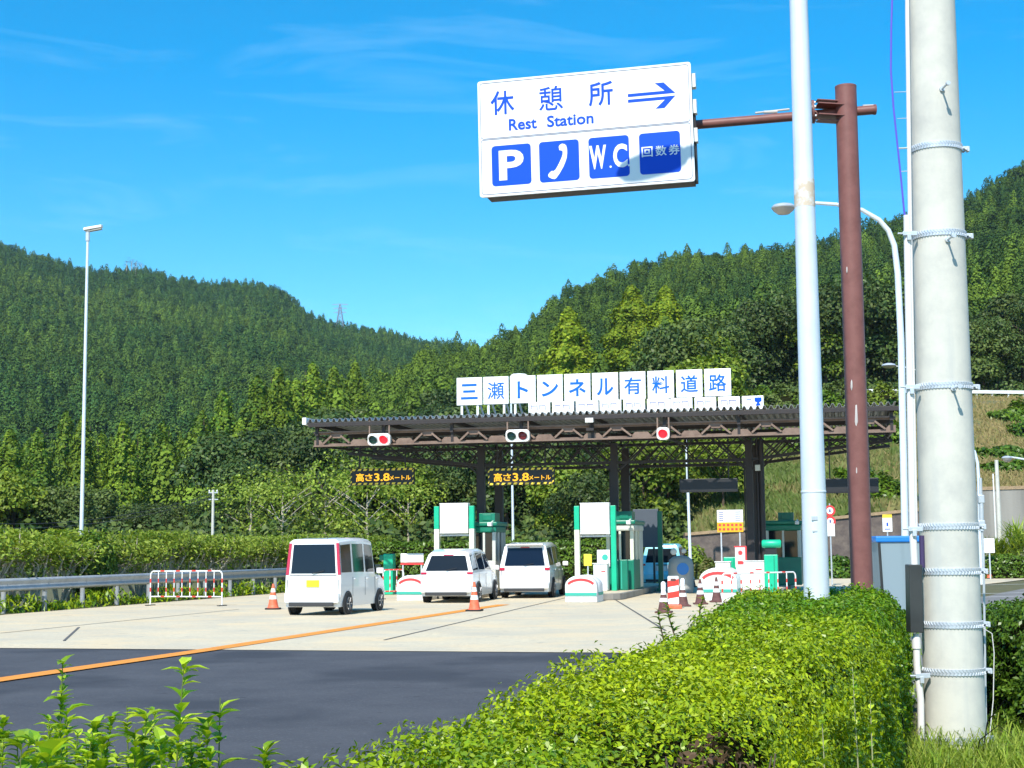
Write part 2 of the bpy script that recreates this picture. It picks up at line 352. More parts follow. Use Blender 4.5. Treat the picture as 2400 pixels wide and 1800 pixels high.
tag(MB().grid([[Vector((a[0], a[1], -.004)).lerp(Vector((b[0], b[1], -.004)), k / 4) for k in range(5)] for a, b in ap]).build('concrete_apron', M_concrete_road), kind='structure')
flat('car_park', [(4.4, 10), (60, 10), (60, 70), (27, 70.5), (16.4, 50), (7, 30), (4, 19)], M_asphalt_old, -.016)
def stripe(name, a, b, w, m, z=.004):
    a, b = Vector(a), Vector(b); n = (b - a).normalized(); s = Vector((n.y, -n.x, 0)) * w / 2
    return tag(MB().add([(q.x, q.y, z) for q in (a - s, b - s, b + s, a + s)], [(0, 1, 2, 3)]).build(name, m), kind='structure')
o0, o1, o2 = gr(0, 1593), gr(510, 1519.5), gr(1180, 1417)
stripe('orange_lane_line', o0 - (o1 - o0) * 1.2, o1, .38, M_line_orange); stripe('orange_lane_line', o1 + (o2 - o1) * .002, o2, .38, M_line_orange)
for k, (pa, pb) in enumerate((((0, 1484), (560, 1428)), ((150, 1502), (185, 1470)), ((900, 1500), (1330, 1400)), ((1560, 1478), (1420, 1392)))):
    stripe('pavement_joint', gr(*pa), gr(*pb), .05, M_joint, .003)
for py in (1372, 1392, 1400, 1418): stripe('parking_line', gr(2255, py), gr(2500, py - 6), .14, M_line_white, -.006)

# ------------------------------------------------------------------ hills (two solid slopes)
def interp(x, xs, ys): return np.interp(x, xs, ys)
MTN = [(-400, 470), (-150, 530), (0, 577), (65, 593), (163, 626), (217, 634), (260, 632), (325, 630), (369, 645), (477, 664), (560, 660), (597, 664), (640, 676), (673, 696), (690, 718), (705, 731), (781, 762), (900, 778), (977, 799), (1085, 806), (1300, 850), (1600, 900), (2000, 950)]
HIL = [(-400, 1245), (0, 1232), (300, 1215), (440, 1180), (540, 1110), (650, 1012), (705, 958), (781, 902), (868, 872), (922, 868), (977, 828), (1085, 815), (1150, 795), (1215, 770), (1248, 749), (1302, 694), (1356, 662), (1443, 635), (1519, 613), (1628, 591), (1736, 586), (1845, 580), (1931, 562), (2029, 532), (2127, 505), (2268, 461), (2333, 429), (2400, 396), (2700, 280), (3000, 250)]
HXS, HYS = [q[0] for q in HIL], [q[1] for q in HIL]
def z_at(px, py, Y): return at(px, py, Y).z
ROWN = 8
def hill_rows(px):
    ry = float(interp(px, [-400, 500, 800, 1100, 1450, 3000], [230, 270, 330, 430, 560, 560]))
    tp = 11.0 * F / ry * .80                                         # the trees stand on the ridge
    zr = z_at(px, float(interp(px, HXS, HYS)) + tp, ry)
    w = float(np.clip((px - 1430) / 200, 0, 1))                      # the cut bank on the right
    zb = float(interp(px, [1500, 1650, 1900, 2150, 2270, 2600], [1.2, 2.2, 2.9, 3.4, 4.55, 4.7]))
    s = lambda Y: max(zr, 2.0) * (max(Y - 80, 0) / (ry - 80)) ** 1.5
    cz = z_at(px, float(interp(px, [1500, 1960, 2400, 2700], [985, 925, 930, 935])), 122)
    rows = [(79, -.6 + w * (.2)), (80.6, .2 + w * (zb - .3)), (84, .8 + w * (zb + .55 - .8)), (122, s(122) * (1 - w) + w * cz), (142, s(142) * (1 - w) + w * (cz + .4))]
    ym = (142 + ry) / 2; rows.append((ym, s(ym) * (1 - w * .35) + w * .35 * (cz + (zr - cz) * .5)))
    rows.append((ry, zr)); rows.append((ry + 160, zr * .5 - 10)); return rows
def hill_z(px, Y):
    rw = hill_rows(px); return float(np.interp(Y, [q[0] for q in rw], [q[1] for q in rw]))
def mtn_rows(px):
    ry = 1150.0; zr = z_at(px, float(interp(px, [q[0] for q in MTN], [q[1] for q in MTN])) + 12 * F / ry * .75, ry)
    return [(255, -2), (300, 4), (520, zr * .25), (800, zr * .58), (ry, zr), (ry + 300, zr * .45)]
def hillmesh(name, fn, pxs, ts, m, sel=None, amp=.5):
    P = []
    for px in pxs:
        rw = fn(px); k = np.linspace(0, len(rw) - 1, ts); Y = np.interp(k, range(len(rw)), [q[0] for q in rw]); Z = np.interp(k, range(len(rw)), [q[1] for q in rw])
        P.append([((px - CXP) / F * y * 1.0, y, z + amp * (random.random() - .5) * min(1, (y - 75) / 40)) for y, z in zip(Y, Z)])
    b = MB(); b.grid(P)
    return b
bank_px = list(range(1600, 3001, 20))
def bank_rows(px): return hill_rows(px)[:5]
def back_rows(px): return hill_rows(px)[4:]
tag(hillmesh('hill', hill_rows, list(range(-400, 1601, 25)), 46, M_forest_floor).build('hill', M_forest_floor, smooth=True), kind='structure')
tag(hillmesh('hill', back_rows, bank_px, 26, M_forest_floor).build('hill', M_forest_floor, smooth=True), kind='structure')
tag(hillmesh('bank', bank_rows, bank_px, 40, M_bank, amp=.55).build('roadside_bank', M_bank, smooth=True), kind='structure')
tag(hillmesh('mtn', mtn_rows, list(range(-400, 2001, 30)), 40, M_forest_floor, amp=4).build('mountain', M_forest_floor, smooth=True), kind='structure')

# ------------------------------------------------------------------ tree crowns as leaf-clump arrays
def crown_pts(kind, n, H, R, seed, BL=.8):
    g = np.random.default_rng(seed)
    if kind == 'cedar':
        t = g.random(n) ** .62                                       # 0 at the tip
        z = H * (1 - t * .86); lay = 1 + .16 * np.sin(t * 34 + g.random() * 6); rad = R * (t ** BL) * lay
        a = g.random(n) * 2 * np.pi; lob = 1 + .2 * np.sin(a * 5 + t * 9) + .12 * np.sin(a * 9 + 2)
        q = rad * lob * (.78 + .26 * g.random(n) ** .6)
        P = np.stack([q * np.cos(a), q * np.sin(a), z - q * .16], 1)
        N = unit(np.stack([np.cos(a), np.sin(a), np.full(n, .55)], 1)); return P, N
    cl = []; k = 17 if kind == 'broad' else 13                        # clumps inside an uneven crown
    for i in range(k):
        u = unit(g.normal(0, 1, 3)); u[2] = abs(u[2]) * .9 - .12
        cl.append((np.array([u[0] * R * .66, u[1] * R * .66, H * (.60 if i % 3 else .3) + u[2] * H * (.32 if i % 3 else .1)]), R * (.34 + .2 * g.random())))
    cl.append((np.array([0, 0, H * .6]), R * .6))
    P = np.zeros((n, 3)); N = np.zeros((n, 3)); w = np.array([c[1] ** 2 for c in cl]); w /= w.sum()
    idx = g.choice(len(cl), n, p=w)
    d = unit(g.normal(0, 1, (n, 3))); d[:, 2] = np.where(d[:, 2] < -.3, -d[:, 2], d[:, 2])
    C = np.array([c[0] for c in cl])[idx]; Rr = np.array([c[1] for c in cl])[idx][:, None]
    P = C + d * Rr * (.72 + .34 * g.random((n, 1))) * np.array([1, 1, .86]); N = unit(d + np.array([0, 0, .35])); return P, N
def far_variant(kind, n, H, R, sz, seed):  # the crown of one far tree
    P, N = crown_pts(kind, n, H, R, seed, .5 + .04 * (seed % 4)); return leaves(P, N, np.full(n, sz), np.full(n, sz * .8), .13, fold=.05)

def plant_field(name, pts, variants, scales, tone, m):
    """one object of uncountable trees: a point mesh instancing the crown variants"""
    col = bpy.data.collections.new(name + '_crowns')
    for V in variants:
        o = np_quads('crown', V, m, tint=tints(len(V), .5, .5, .75, 1.25)); COL.objects.unlink(o); col.objects.link(o)
    n = len(pts); me = bpy.data.meshes.new(name); me.vertices.add(n); me.vertices.foreach_set('co', pts.astype(np.float32).ravel())
    def attr(nm, ty, key, a): q = me.attributes.new(nm, ty, 'POINT'); q.data.foreach_set(key, np.ascontiguousarray(a).ravel())
    rot = np.zeros((n, 3), np.float32); rot[:, 2] = rng.random(n) * 6.283; rot[:, :2] = rng.normal(0, .03, (n, 2))
    wd = scales * (.85 + .3 * rng.random(n))
    attr('rot', 'FLOAT_VECTOR', 'vector', rot); attr('scl', 'FLOAT_VECTOR', 'vector', np.stack([wd, wd, scales], 1).astype(np.float32))
    attr('variant', 'INT', 'value', rng.integers(0, len(variants), n).astype(np.int32)); attr('tone', 'FLOAT', 'value', tone.astype(np.float32)); me.update()
    o = bpy.data.objects.new(name, me); COL.objects.link(o)
    g = bpy.data.node_groups.new(name, 'GeometryNodeTree'); g.interface.new_socket('Geometry', in_out='INPUT', socket_type='NodeSocketGeometry'); g.interface.new_socket('Geometry', in_out='OUTPUT', socket_type='NodeSocketGeometry')
    a, b = g.nodes.new('NodeGroupInput'), g.nodes.new('NodeGroupOutput'); ip = g.nodes.new('GeometryNodeInstanceOnPoints'); ci = g.nodes.new('GeometryNodeCollectionInfo')
    ci.inputs['Collection'].default_value = col; ci.inputs['Separate Children'].default_value = True; ci.inputs['Reset Children'].default_value = True
    ip.inputs['Pick Instance'].default_value = True
    for nm, ty, sk in (('rot', 'FLOAT_VECTOR', 'Rotation'), ('scl', 'FLOAT_VECTOR', 'Scale'), ('variant', 'INT', 'Instance Index')):
        q = g.nodes.new('GeometryNodeInputNamedAttribute'); q.data_type = ty; q.inputs['Name'].default_value = nm
        g.links.new([x for x in q.outputs if x.enabled and x.name == 'Attribute'][0], ip.inputs[sk])
    g.links.new(a.outputs[0], ip.inputs['Points']); g.links.new(ci.outputs[0], ip.inputs['Instance']); g.links.new(ip.outputs[0], b.inputs[0])
    o.modifiers.new('trees', 'NODES').node_group = g
    return tag(o, kind='stuff')
def patch(x, y, f, ph): return .5 + .28 * np.sin(x * f + ph) * np.cos(y * f * .8 + 1.7 * ph) + .22 * np.sin((x * .6 + y) * f * 2.1 + 2.3 * ph)

# far mountain wood
pts = []; s0 = 7.4
for Y in np.arange(290, 1165, s0):
    x0, x1 = (-120 - CXP) / F * Y, (1240 - CXP) / F * Y
    for X in np.arange(x0, x1, s0): pts.append((X + (rng.random() - .5) * s0 * .9, Y + (rng.random() - .5) * s0 * .9))
pts = np.array(pts); zz = np.empty(len(pts))
cache = {}
for i, (X, Y) in enumerate(pts):
    px = CXP + X / Y * F; kx = int(px // 12) * 12
    if kx not in cache: cache[kx] = mtn_rows(kx)
    rw = cache[kx]; zz[i] = np.interp(Y, [q[0] for q in rw], [q[1] for q in rw])
FV = [far_variant('cedar', 620, 14.0, 3.3, .72, k) for k in range(4)] + [far_variant('broad', 620, 12, 4.0, .74, 40 + k) for k in range(3)]
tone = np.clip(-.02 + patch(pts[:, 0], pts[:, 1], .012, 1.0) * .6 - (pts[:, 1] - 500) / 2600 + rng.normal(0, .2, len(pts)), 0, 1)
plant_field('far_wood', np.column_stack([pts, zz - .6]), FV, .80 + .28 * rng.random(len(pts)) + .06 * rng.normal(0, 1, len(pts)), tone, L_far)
# wood on the near hill behind the individual trees
pts = []; s0 = 5.6
for Y in np.arange(150, 572, s0):
    x0, x1 = (430 - CXP) / F * Y, (2560 - CXP) / F * Y
    for X in np.arange(x0, x1, s0): pts.append((X + (rng.random() - .5) * s0 * .9, Y + (rng.random() - .5) * s0 * .9))
keep = []; zz = []; cache = {}
for X, Y in pts:
    px = CXP + X / Y * F
    if px > 1640 and Y < 172: continue
    kx = int(px // 12) * 12
    if kx not in cache: cache[kx] = hill_rows(kx)
    rw = cache[kx]
    if Y > rw[6][0] + 4: continue
    keep.append((X, Y)); zz.append(np.interp(Y, [q[0] for q in rw], [q[1] for q in rw]))
pts = np.array(keep); zz = np.array(zz)
NV = [far_variant('cedar', 1300, 12.5, 2.8, .46, 60 + k) for k in range(4)] + [far_variant('broad', 1300, 10.5, 3.5, .48, 80 + k) for k in range(4)]
pxs = CXP + pts[:, 0] / pts[:, 1] * F
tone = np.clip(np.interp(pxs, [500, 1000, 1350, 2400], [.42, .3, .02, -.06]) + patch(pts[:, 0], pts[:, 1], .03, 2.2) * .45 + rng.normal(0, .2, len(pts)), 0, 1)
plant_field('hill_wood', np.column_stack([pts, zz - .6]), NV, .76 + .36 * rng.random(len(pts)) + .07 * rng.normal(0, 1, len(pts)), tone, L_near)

# ------------------------------------------------------------------ individual trees
def crown_obj(kind, n, H, R, sz, seed, m, parent, dark=.5, name='crown'):
    P, N = crown_pts(kind, n, H, R, seed, .66); V = leaves(P, N, np.full(n, sz), np.full(n, sz * .62), .5, fold=.06)
    t = tints(n, dark, .5, .7, 1.3); return np_quads(name, V, m, parent, t)
def trunk_obj(kind, H, R, seed, m, parent):
    g = random.Random(seed); b = MB(); lean = (g.random() - .5) * .12 * H
    pts = [Vector((0, 0, -.5)), Vector((lean * .2, 0, H * .2)), Vector((lean * .6, .1, H * .5)), Vector((lean, 0, H * (.93 if kind == 'cedar' else .72)))]
    r0 = H * (.016 if kind == 'cedar' else .02); b.tube(pts, [r0, r0 * .8, r0 * .5, r0 * .12], 8)
    for k in range(7 if kind == 'cedar' else 9):
        t = .25 + .6 * k / 9; p = pts[1].lerp(pts[3], t); a = g.random() * 6.28; L = R * (.5 + .35 * g.random()) * (1 - .5 * t if kind == 'cedar' else 1)
        q = p + Vector((math.cos(a) * L, math.sin(a) * L, L * (.1 if kind == 'cedar' else .7))); b.tube([p, p.lerp(q, .55) + Vector((0, 0, .1)), q], [r0 * .34, r0 * .22, r0 * .07], 6)
    return b.build('trunk', m, parent, smooth=True)
KINDS = {}
def tree_proto(key, kind, n, H, R, sz, seed, m, bark=M_bark, dark=.5):
    KINDS[key] = dict(kind=kind, n=n, H=H, R=R, sz=sz, seed=seed, m=m, bark=bark, dark=dark, obj=None)
tree_proto('cedar_a', 'cedar', 5200, 15, 3.0, .42, 1, L_cedar)
tree_proto('cedar_b', 'cedar', 4600, 13, 2.7, .42, 2, L_cedar, dark=.75)
tree_proto('yellow_cedar', 'cedar', 14000, 20, 4.9, .52, 3, L_cedar_y)
tree_proto('broad_a', 'broad', 6200, 9.5, 4.3, .36, 4, L_broad)
tree_proto('broad_b', 'broad', 5600, 8.5, 3.9, .36, 5, L_broad, dark=.8)
tree_proto('broad_c', 'broad', 5600, 10.5, 4.0, .36, 6, L_broad, dark=.3)
tree_proto('bright_a', 'broad', 5000, 8.0, 3.4, .34, 7, L_broad_g)
tree_proto('bright_b', 'round', 4200, 6.0, 2.9, .32, 8, L_broad_g, dark=.7)
tree_proto('bare_a', 'broad', 1500, 7.0, 3.6, .26, 9, L_shrub, M_bark_pale)
def tree(key, name, loc, s=1.0, label=None, group=None):
    K = KINDS[key]; rz = random.random() * 6.28; sc = (s * (.9 + .2 * random.random()), s * (.9 + .2 * random.random()), s * (.94 + .12 * random.random()))
    if K['obj'] is None:
        t = thing(name, label, 'tree', loc, 0, group); t.rotation_euler = (0, 0, rz); t.scale = sc
        crown_obj(K['kind'], K['n'], K['H'], K['R'], K['sz'], K['seed'], K['m'], t, K['dark']); trunk_obj(K['kind'], K['H'], K['R'], K['seed'], K['bark'], t)
        K['obj'] = t
    else:
        t = dup(K['obj'], loc, rz=rz, scale=sc); t.name = name
        for k in ('label', 'group'):
            if k in t: del t[k]
        tag(t, label, 'tree', group)
    return t
def on_hill(px, Y): return Vector(((px - CXP) / F * Y, Y, hill_z(px, Y) if Y > 79 else 0))
G_C, G_B, G_G = 'cedars at the foot of the left slope', 'dark broadleaf trees at the foot of the hill', 'bright green trees at the foot of the hill'
# left foot: tall cedars, then darker broadleaf trees in front
for px, Y, k, s in [(-60, 150, 'cedar_b', 1), (20, 140, 'cedar_b', .95), (85, 158, 'cedar_a', 1.0), (190, 150, 'cedar_b', 1.12), (235, 160, 'cedar_b', 1.05), (150, 172, 'cedar_a', 1.1), (285, 150, 'cedar_b', 1.1), (330, 168, 'cedar_a', 1.05), (378, 160, 'cedar_a', 1.08), (425, 175, 'cedar_b', 1.15), (470, 170, 'cedar_a', 1.1), (520, 178, 'cedar_a', 1.2), (560, 165, 'cedar_b', 1.1), (600, 180, 'cedar_a', 1.3), (650, 178, 'cedar_b', 1.35), (690, 185, 'cedar_b', 1.3), (730, 195, 'cedar_b', 1.35), (610, 205, 'cedar_b', 1.25), (670, 215, 'cedar_b', 1.3), (780, 205, 'cedar_b', 1.3), (830, 215, 'cedar_b', 1.25), (-20, 190, 'cedar_a', 1.1), (60, 200, 'cedar_a', 1.1), (260, 200, 'cedar_a', 1.1), (420, 210, 'cedar_a', 1.1), (340, 215, 'cedar_b', 1.15), (500, 220, 'cedar_b', 1.2), (570, 235, 'cedar_b', 1.25)]:
    tree(k, 'cedar_tree', on_hill(px, Y), s, 'tall ragged green cedar among the cedars standing on the low left slope', G_C)
bl = [('broad_a', 'dark broadleaf tree in the dense mass of trees at the hill foot'), ('broad_b', 'dark broadleaf tree in the dense mass of trees at the hill foot'), ('broad_c', 'dark broadleaf tree in the dense mass of trees at the hill foot')]
for row, (Y0, n, xa, xb, s) in enumerate([(92, 20, -60, 1660, .72), (112, 17, 500, 1640, .9), (130, 19, 560, 1620, .98), (150, 17, 640, 1630, 1.02), (172, 15, 760, 1640, 1.05)]):
    for i in range(n):
        px = xa + (xb - xa) * (i + .5) / n + (random.random() - .5) * 40; Y = Y0 + (random.random() - .5) * 12
        if random.random() < .10 + .04 * row and px > 650: tree(random.choice(['bright_a', 'bright_b']), 'broadleaf_tree', on_hill(px, Y), s * 1.1 * (.85 + .3 * random.random()), 'bright yellow-green tree among the darker trees at the hill foot', G_G)
        else:
            k, l = random.choice(bl); tree(k, 'broadleaf_tree', on_hill(px, Y), s * (.82 + .36 * random.random()) * (.74 if px < 520 else 1), l, G_B)
for px, Y, k, s in [(-70, 84, 'bright_b', .8), (30, 86, 'bright_b', .9), (95, 90, 'broad_b', .6), (1330, 86, 'bright_a', .72), (1395, 82, 'broad_a', .6), (1500, 84, 'bright_a', .85), (1560, 88, 'bright_a', .95), (1290, 90, 'broad_b', .75), (1640, 90, 'bright_b', .75), (1590, 100, 'bright_a', 1.0), (1700, 92, 'bright_b', .6)]:
    tree(k, 'broadleaf_tree', on_hill(px, Y), s, 'bright yellow-green tree among the darker trees at the hill foot' if 'bright' in k else bl[0][1], G_G if 'bright' in k else G_B)
for px, Y, k, s in [(1690, 86, 'bright_b', .8), (1640, 96, 'bright_a', 1.0), (1600, 112, 'broad_a', 1.0), (1660, 112, 'bright_a', .95), (1625, 128, 'broad_b', 1.1), (1690, 126, 'broad_a', .8), (1720, 104, 'bright_b', .7)]:
    tree(k, 'broadleaf_tree', on_hill(px, Y), s, 'bright yellow-green tree among the darker trees at the hill foot' if 'bright' in k else bl[0][1], G_G if 'bright' in k else G_B)
for i, (px, Y, s) in enumerate([(660, 84, .78), (760, 86, .85), (860, 84, .8), (955, 88, .75), (585, 90, .8)]):
    tree('bare_a', 'thin_tree', on_hill(px, Y), s, 'thinly leaved tree with pale bare branches behind the roadside hedge', 'thin pale-branched trees behind the hedge')
# row beyond the bank's guard rail
for i in range(19):
    px = 1665 + i * 46 + (random.random() - .5) * 26; k = random.choice(['broad_a', 'broad_b', 'broad_c', 'broad_a', 'bright_a'])
    tree(k, 'broadleaf_tree', on_hill(px, 149 + random.random() * 14), .95 + .35 * random.random(), 'dark tree in the row beyond the white guard rail on the bank', 'trees beyond the rail on the bank')
for px, py, Y, s, l in [(1336, 728, 205, 1.02, 'yellow-green cedar with a blunt top, leftmost of the three tall cedars behind the roof sign'), (1487, 676, 200, 1.12, 'tall olive-yellow cedar in the middle of the three cedars behind the roof sign'), (1566, 678, 198, 1.1, 'pointed bright yellow-green cedar, rightmost of the three tall cedars behind the roof sign'), (1768, 712, 190, .95, 'brownish yellow cedar on the hill just beside the pale lamp pole')]:
    zt = z_at(px, py, Y); q = on_hill(px, Y); s = (zt - q.z + .5) / 20.0; o = tree('yellow_cedar', 'cedar_tree', q, s, l); o.scale = (s * 1.22, s * 1.22, s)

P = []; Nn = 62000
px_ = rng.random(Nn) * 1790 - 80; Y_ = 79 + rng.random(Nn) ** 1.5 * 62
far_ = rng.random(Nn) < .3; px_[far_] = 1600 + rng.random(far_.sum()) * 900; Y_[far_] = 141 + rng.random(far_.sum()) * 34
cache = {}; zz = np.zeros(Nn); ok = ~((px_ > 1610) & (Y_ < 140))
for i in range(Nn):
    kx = int(px_[i] // 20) * 20
    if kx not in cache: cache[kx] = hill_rows(kx)
    rw = cache[kx]; zz[i] = np.interp(Y_[i], [q[0] for q in rw], [q[1] for q in rw])
X_ = (px_ - CXP) / F * Y_
hump = 1.5 + 1.1 * np.sin(X_ * .9 + np.cos(Y_ * .7) * 2) + .5 * np.sin(X_ * 2.3 + Y_)
zz += rng.random(Nn) ** .6 * np.clip(hump, .3, 3.2) + .1
P = np.stack([X_, Y_, zz], 1)[ok]; Nv = np.tile([0, -.5, .7], (len(P), 1))
tag(np_quads('undergrowth', leaves(P, Nv, np.full(len(P), .42), np.full(len(P), .26), .6, fold=.06), L_broad, tint=tints(len(P), .55, .5, .7, 1.3)), kind='stuff')

# ================================================================== the toll canopy
CA = 12.5
cr, cd = dirs(CA)
CO = at(736, 1045, 49.9); CO = Vector((CO.x, CO.y, 0))
CL = onplane(2100, 1011, CO, CA)[0]                                   # its length along the front
def cz(px, py, v=0.0): return onplane(px, py, CO, CA, v)
zb_ = (cz(736, 1045)[1] + cz(2100, 1012)[1]) / 2; zt_ = (cz(900, 1012)[1] + cz(1900, 980)[1]) / 2
canopy = thing('toll_canopy', 'long brown steel canopy with a corrugated roof spanning the toll booths', 'canopy', CO, CA)
DEPTH = 7.6; RZ = zt_ + .34
# corrugated roof, ribs running along the road
pit = .21; U0 = cz(718, 985, -.32)[0]; nw = int((CL + .25 - U0) / pit); P = []
prof = []
for k in range(nw):
    u = U0 + k * pit; prof += [(u, 0), (u + pit * .28, 0), (u + pit * .5, .105), (u + pit * .78, .105)]
b = MB(); b.grid([[(u, -.32, RZ + h) for u, h in prof], [(u, DEPTH, RZ + h - .05) for u, h in prof]]); 
rf = b.build('roof', M_roof, canopy); so_ = rf.modifiers.new('Solid', 'SOLIDIFY'); so_.thickness = .012
MB().box((U0 - .05, DEPTH / 2 - .2, RZ + .03), (.14, DEPTH + .4, .24)).build('end_flashing', M_white_plain, canopy, bevel=.01)
MB().box(((CL + U0) / 2 + .1, -.26, RZ - .10), (CL - U0 + .1, .08, .14)).box(((CL + U0) / 2 + .1, DEPTH - .1, RZ - .16), (CL - U0 + .1, .10, .19)).build('fascia_beam', M_canopy_dark, canopy, bevel=.008)
NB = 12; bay = CL / NB
# front truss: chords, gussets, short diagonals
b = MB()
for z in (zb_, zt_):
    b.box((CL / 2, 0, z), (CL, .12, .05)); b.box((CL / 2, .06, z + (.045 if z == zb_ else -.045)), (CL, .02, .07))
b.build('front_chord', M_canopy_brown, canopy)
for k in range(NB):
    for (ua, za, ub, zb2) in ((k * bay + .22 * bay, zb_ + .08, k * bay + .40 * bay, zt_ - .12), (k * bay + .60 * bay, zt_ - .12, k * bay + .80 * bay, zb_ + .08)):
        MB().bar((ua, -.03, za), (ub, -.03, zb2), .05, .06).build('front_diagonal', M_canopy_brown, canopy)
b = MB()
for k in range(NB + 1):
    c = k * bay
    b.prism([(max(c - .24 * bay, 0), .02, zb_ + .02), (min(c + .24 * bay, CL), .02, zb_ + .02), (min(c + .13 * bay, CL), .02, zb_ + .2), (max(c - .13 * bay, 0), .02, zb_ + .2)], (0, .02, 0))
    if k < NB:
        c += bay / 2; b.prism([(c - .15 * bay, .02, zt_ - .03), (c + .15 * bay, .02, zt_ - .03), (c + .10 * bay, .02, zt_ - .2), (c - .10 * bay, .02, zt_ - .2)], (0, .02, 0))
b.build('gusset_plate', M_canopy_brown, canopy)
for k in range(9):
    u = .12 + k * (CL - .24) / 8; MB().box((u, -.02, (zt_ + RZ) / 2 - .12), (.11, .11, RZ - zt_ - .02)).box((u, .03, (zb_ + zt_) / 2 + .02), (.09, .05, zt_ - zb_)).build('roof_strut', M_canopy_dark, canopy)
# posts in three pairs and the two lattice girders they carry
PV = (3.6, 6.4)
pu = [cz(1129, 1150, PV[0])[0], cz(1441, 1150, PV[0])[0], cz(1757, 1150, PV[0])[0]]
zg0 = cz(1400, 1085, PV[0])[1]; zg1 = zb_ + .12
b = MB()
for v in PV:
    zl = zg0
    for ua, ub, za, zc in ((0.0, pu[0], zg1 - .15, zl), (pu[0], pu[2], zl, zl), (pu[2], CL, zl, zg1 - .15)):
        b.bar((ua, v, za), (ub, v, zc), .14, .10)
    b.box((CL / 2, v, zg1 + .1), (CL, .14, .10)); b.box((CL / 2, v, RZ - .2), (CL, .10, .14))
    n = 26
    for k in range(n):
        ua, ub = CL * k / n, CL * (k + 1) / n
        zz = lambda u: zl if pu[0] <= u <= pu[2] else (zl + (zg1 - .15 - zl) * ((pu[0] - u) / pu[0] if u < pu[0] else (u - pu[2]) / (CL - pu[2])))
        b.bar((ua, v, zz(ua)), (ub, v, zg1 + .1), .045); b.bar((ua, v, zg1 + .1), (ub, v, zz(ub)), .045)
b.build('lattice_girder', M_canopy_dark, canopy)
b = MB()
for k in range(9):
    u = .12 + k * (CL - .24) / 8; b.box((u, DEPTH / 2, RZ - .09), (.1, DEPTH, .14))
    b.bar((u, 0, zb_), (u, DEPTH - .3, zg1 + .1), .07); b.bar((u, 0, zt_ - .1), (u, PV[0], zg1 + .1), .05)
    b.bar((u, PV[0], zg1 + .1), (u, PV[0], RZ - .2), .07); b.bar((u, PV[1], zg1 + .1), (u, PV[1], RZ - .2), .07)
b.build('cross_beam', M_canopy_dark, canopy)
for u in pu:
    for v in PV:
        bb = MB(); bb.box((u, v, zg1 / 2), (.24 if v == PV[0] else .26, .24, zg1 - .02)); bb.box((u - .16, v, zg1 / 2 - .3), (.05, .06, zg1 - .7))
        for s in (-1, 1): bb.bar((u + s * 1.25, v, zg1 + .05), (u + s * .08, v, zg0 - .35), .06)
        bb.build('post', M_canopy_dark, canopy)
MB().tube([(pu[2] + .28, PV[0], 0), (pu[2] + .28, PV[0], zg1)], .06, 10).tube([(pu[2] + .42, PV[0] - .05, 0), (pu[2] + .42, PV[0] - .05, zg1)], .09, 10).build('drain_pipe', M_canopy_dark, canopy, smooth=True)
MB().box((pu[2] + .3, PV[0] - .2, cz(1782, 1097, PV[0])[1]), (.17, .08, .2)).build('junction_box', M_booth_grey, canopy)

def cpoint(u, v, z): return CO + cr * u + cd * v + Vector((0, 0, z))
# ---- floodlight and traffic signals on the truss
u, z = cz(1383, 985, -.15)
t = thing('floodlight', 'small white floodlight on the canopy edge right of the second traffic signal', 'light', cpoint(u, -.2, z), CA)
MB().box((0, -.06, 0), (.27, .2, .15), Matrix.Rotation(.25, 3, 'X')).build('housing', M_white_plain, t, bevel=.02)
MB().bar((0, 0, -.05), (0, .05, -.3), .05).box((0, .02, -.3), (.25, .12, .08)).build('bracket', M_canopy_dark, t)
def signal(px, py, w, two, redlit, label):
    u, z = cz(px, py, -.32); s = w * 49 / F
    t = thing('traffic_signal', label, 'traffic light', cpoint(u, -.34, z), CA, 'toll lane signals on the canopy')
    b = MB(); h = .40; n = 10; poly = []
    for cx_, a0 in ((s / 2 - .12, -90), (s / 2 - .12, 0), (-s / 2 + .12, 90), (-s / 2 + .12, 180)):
        for k in range(4): a = math.radians(a0 + k * 30); poly.append((cx_ + .12 * math.cos(a), 0, (h / 2 - .12) * (1 if a0 in (0, 90) else -1) + .12 * math.sin(a)))
    b.prism(poly, (0, .16, 0)); b.build('housing', M_white_plain, t, bevel=.012)
    for sx in ((-.5, .5) if two else (0,)):
        x = sx * s * .47; red = sx >= 0
        MB().lathe([(.142, 0), (.142, .02), (.10, .045), (.03, .055)], 22, (x, -.008, 0), Matrix.Rotation(math.pi / 2, 3, 'X')).build('lens', (M_red_lit if redlit else M_red_dim) if red else M_green_dim, t, smooth=True)
        hb = MB(); pts = []
        for k in range(15):
            a = math.radians(-25 + 230 * k / 14); L = .05 + .17 * max(0, math.sin(a)) ** .7 if math.sin(a) > 0 else .05
            pts.append([(x + .155 * math.cos(a), 0, .155 * math.sin(a)), (x + .155 * math.cos(a), -L, .155 * math.sin(a) - L * .15)])
        hb.grid(pts); hd = hb.build('hood', M_white_plain, t, smooth=True); q = hd.modifiers.new('S', 'SOLIDIFY'); q.thickness = .008
    for sx in (-1, 1):
        MB().bar((sx * s * .44, .08, h / 2 - .05), (sx * s * .44, .08, RZ - z), .045).build('hanger', M_canopy_brown, t)
signal(888, 1030, 55, True, True, 'two-lamp signal with its red lamp lit, at the left end of the canopy')
signal(1213, 1021, 56, True, False, 'two-lamp signal with both lamps dark, above the left toll booth')
signal(1554, 1016, 29, False, True, 'single-lamp signal lit red, above the middle lane')
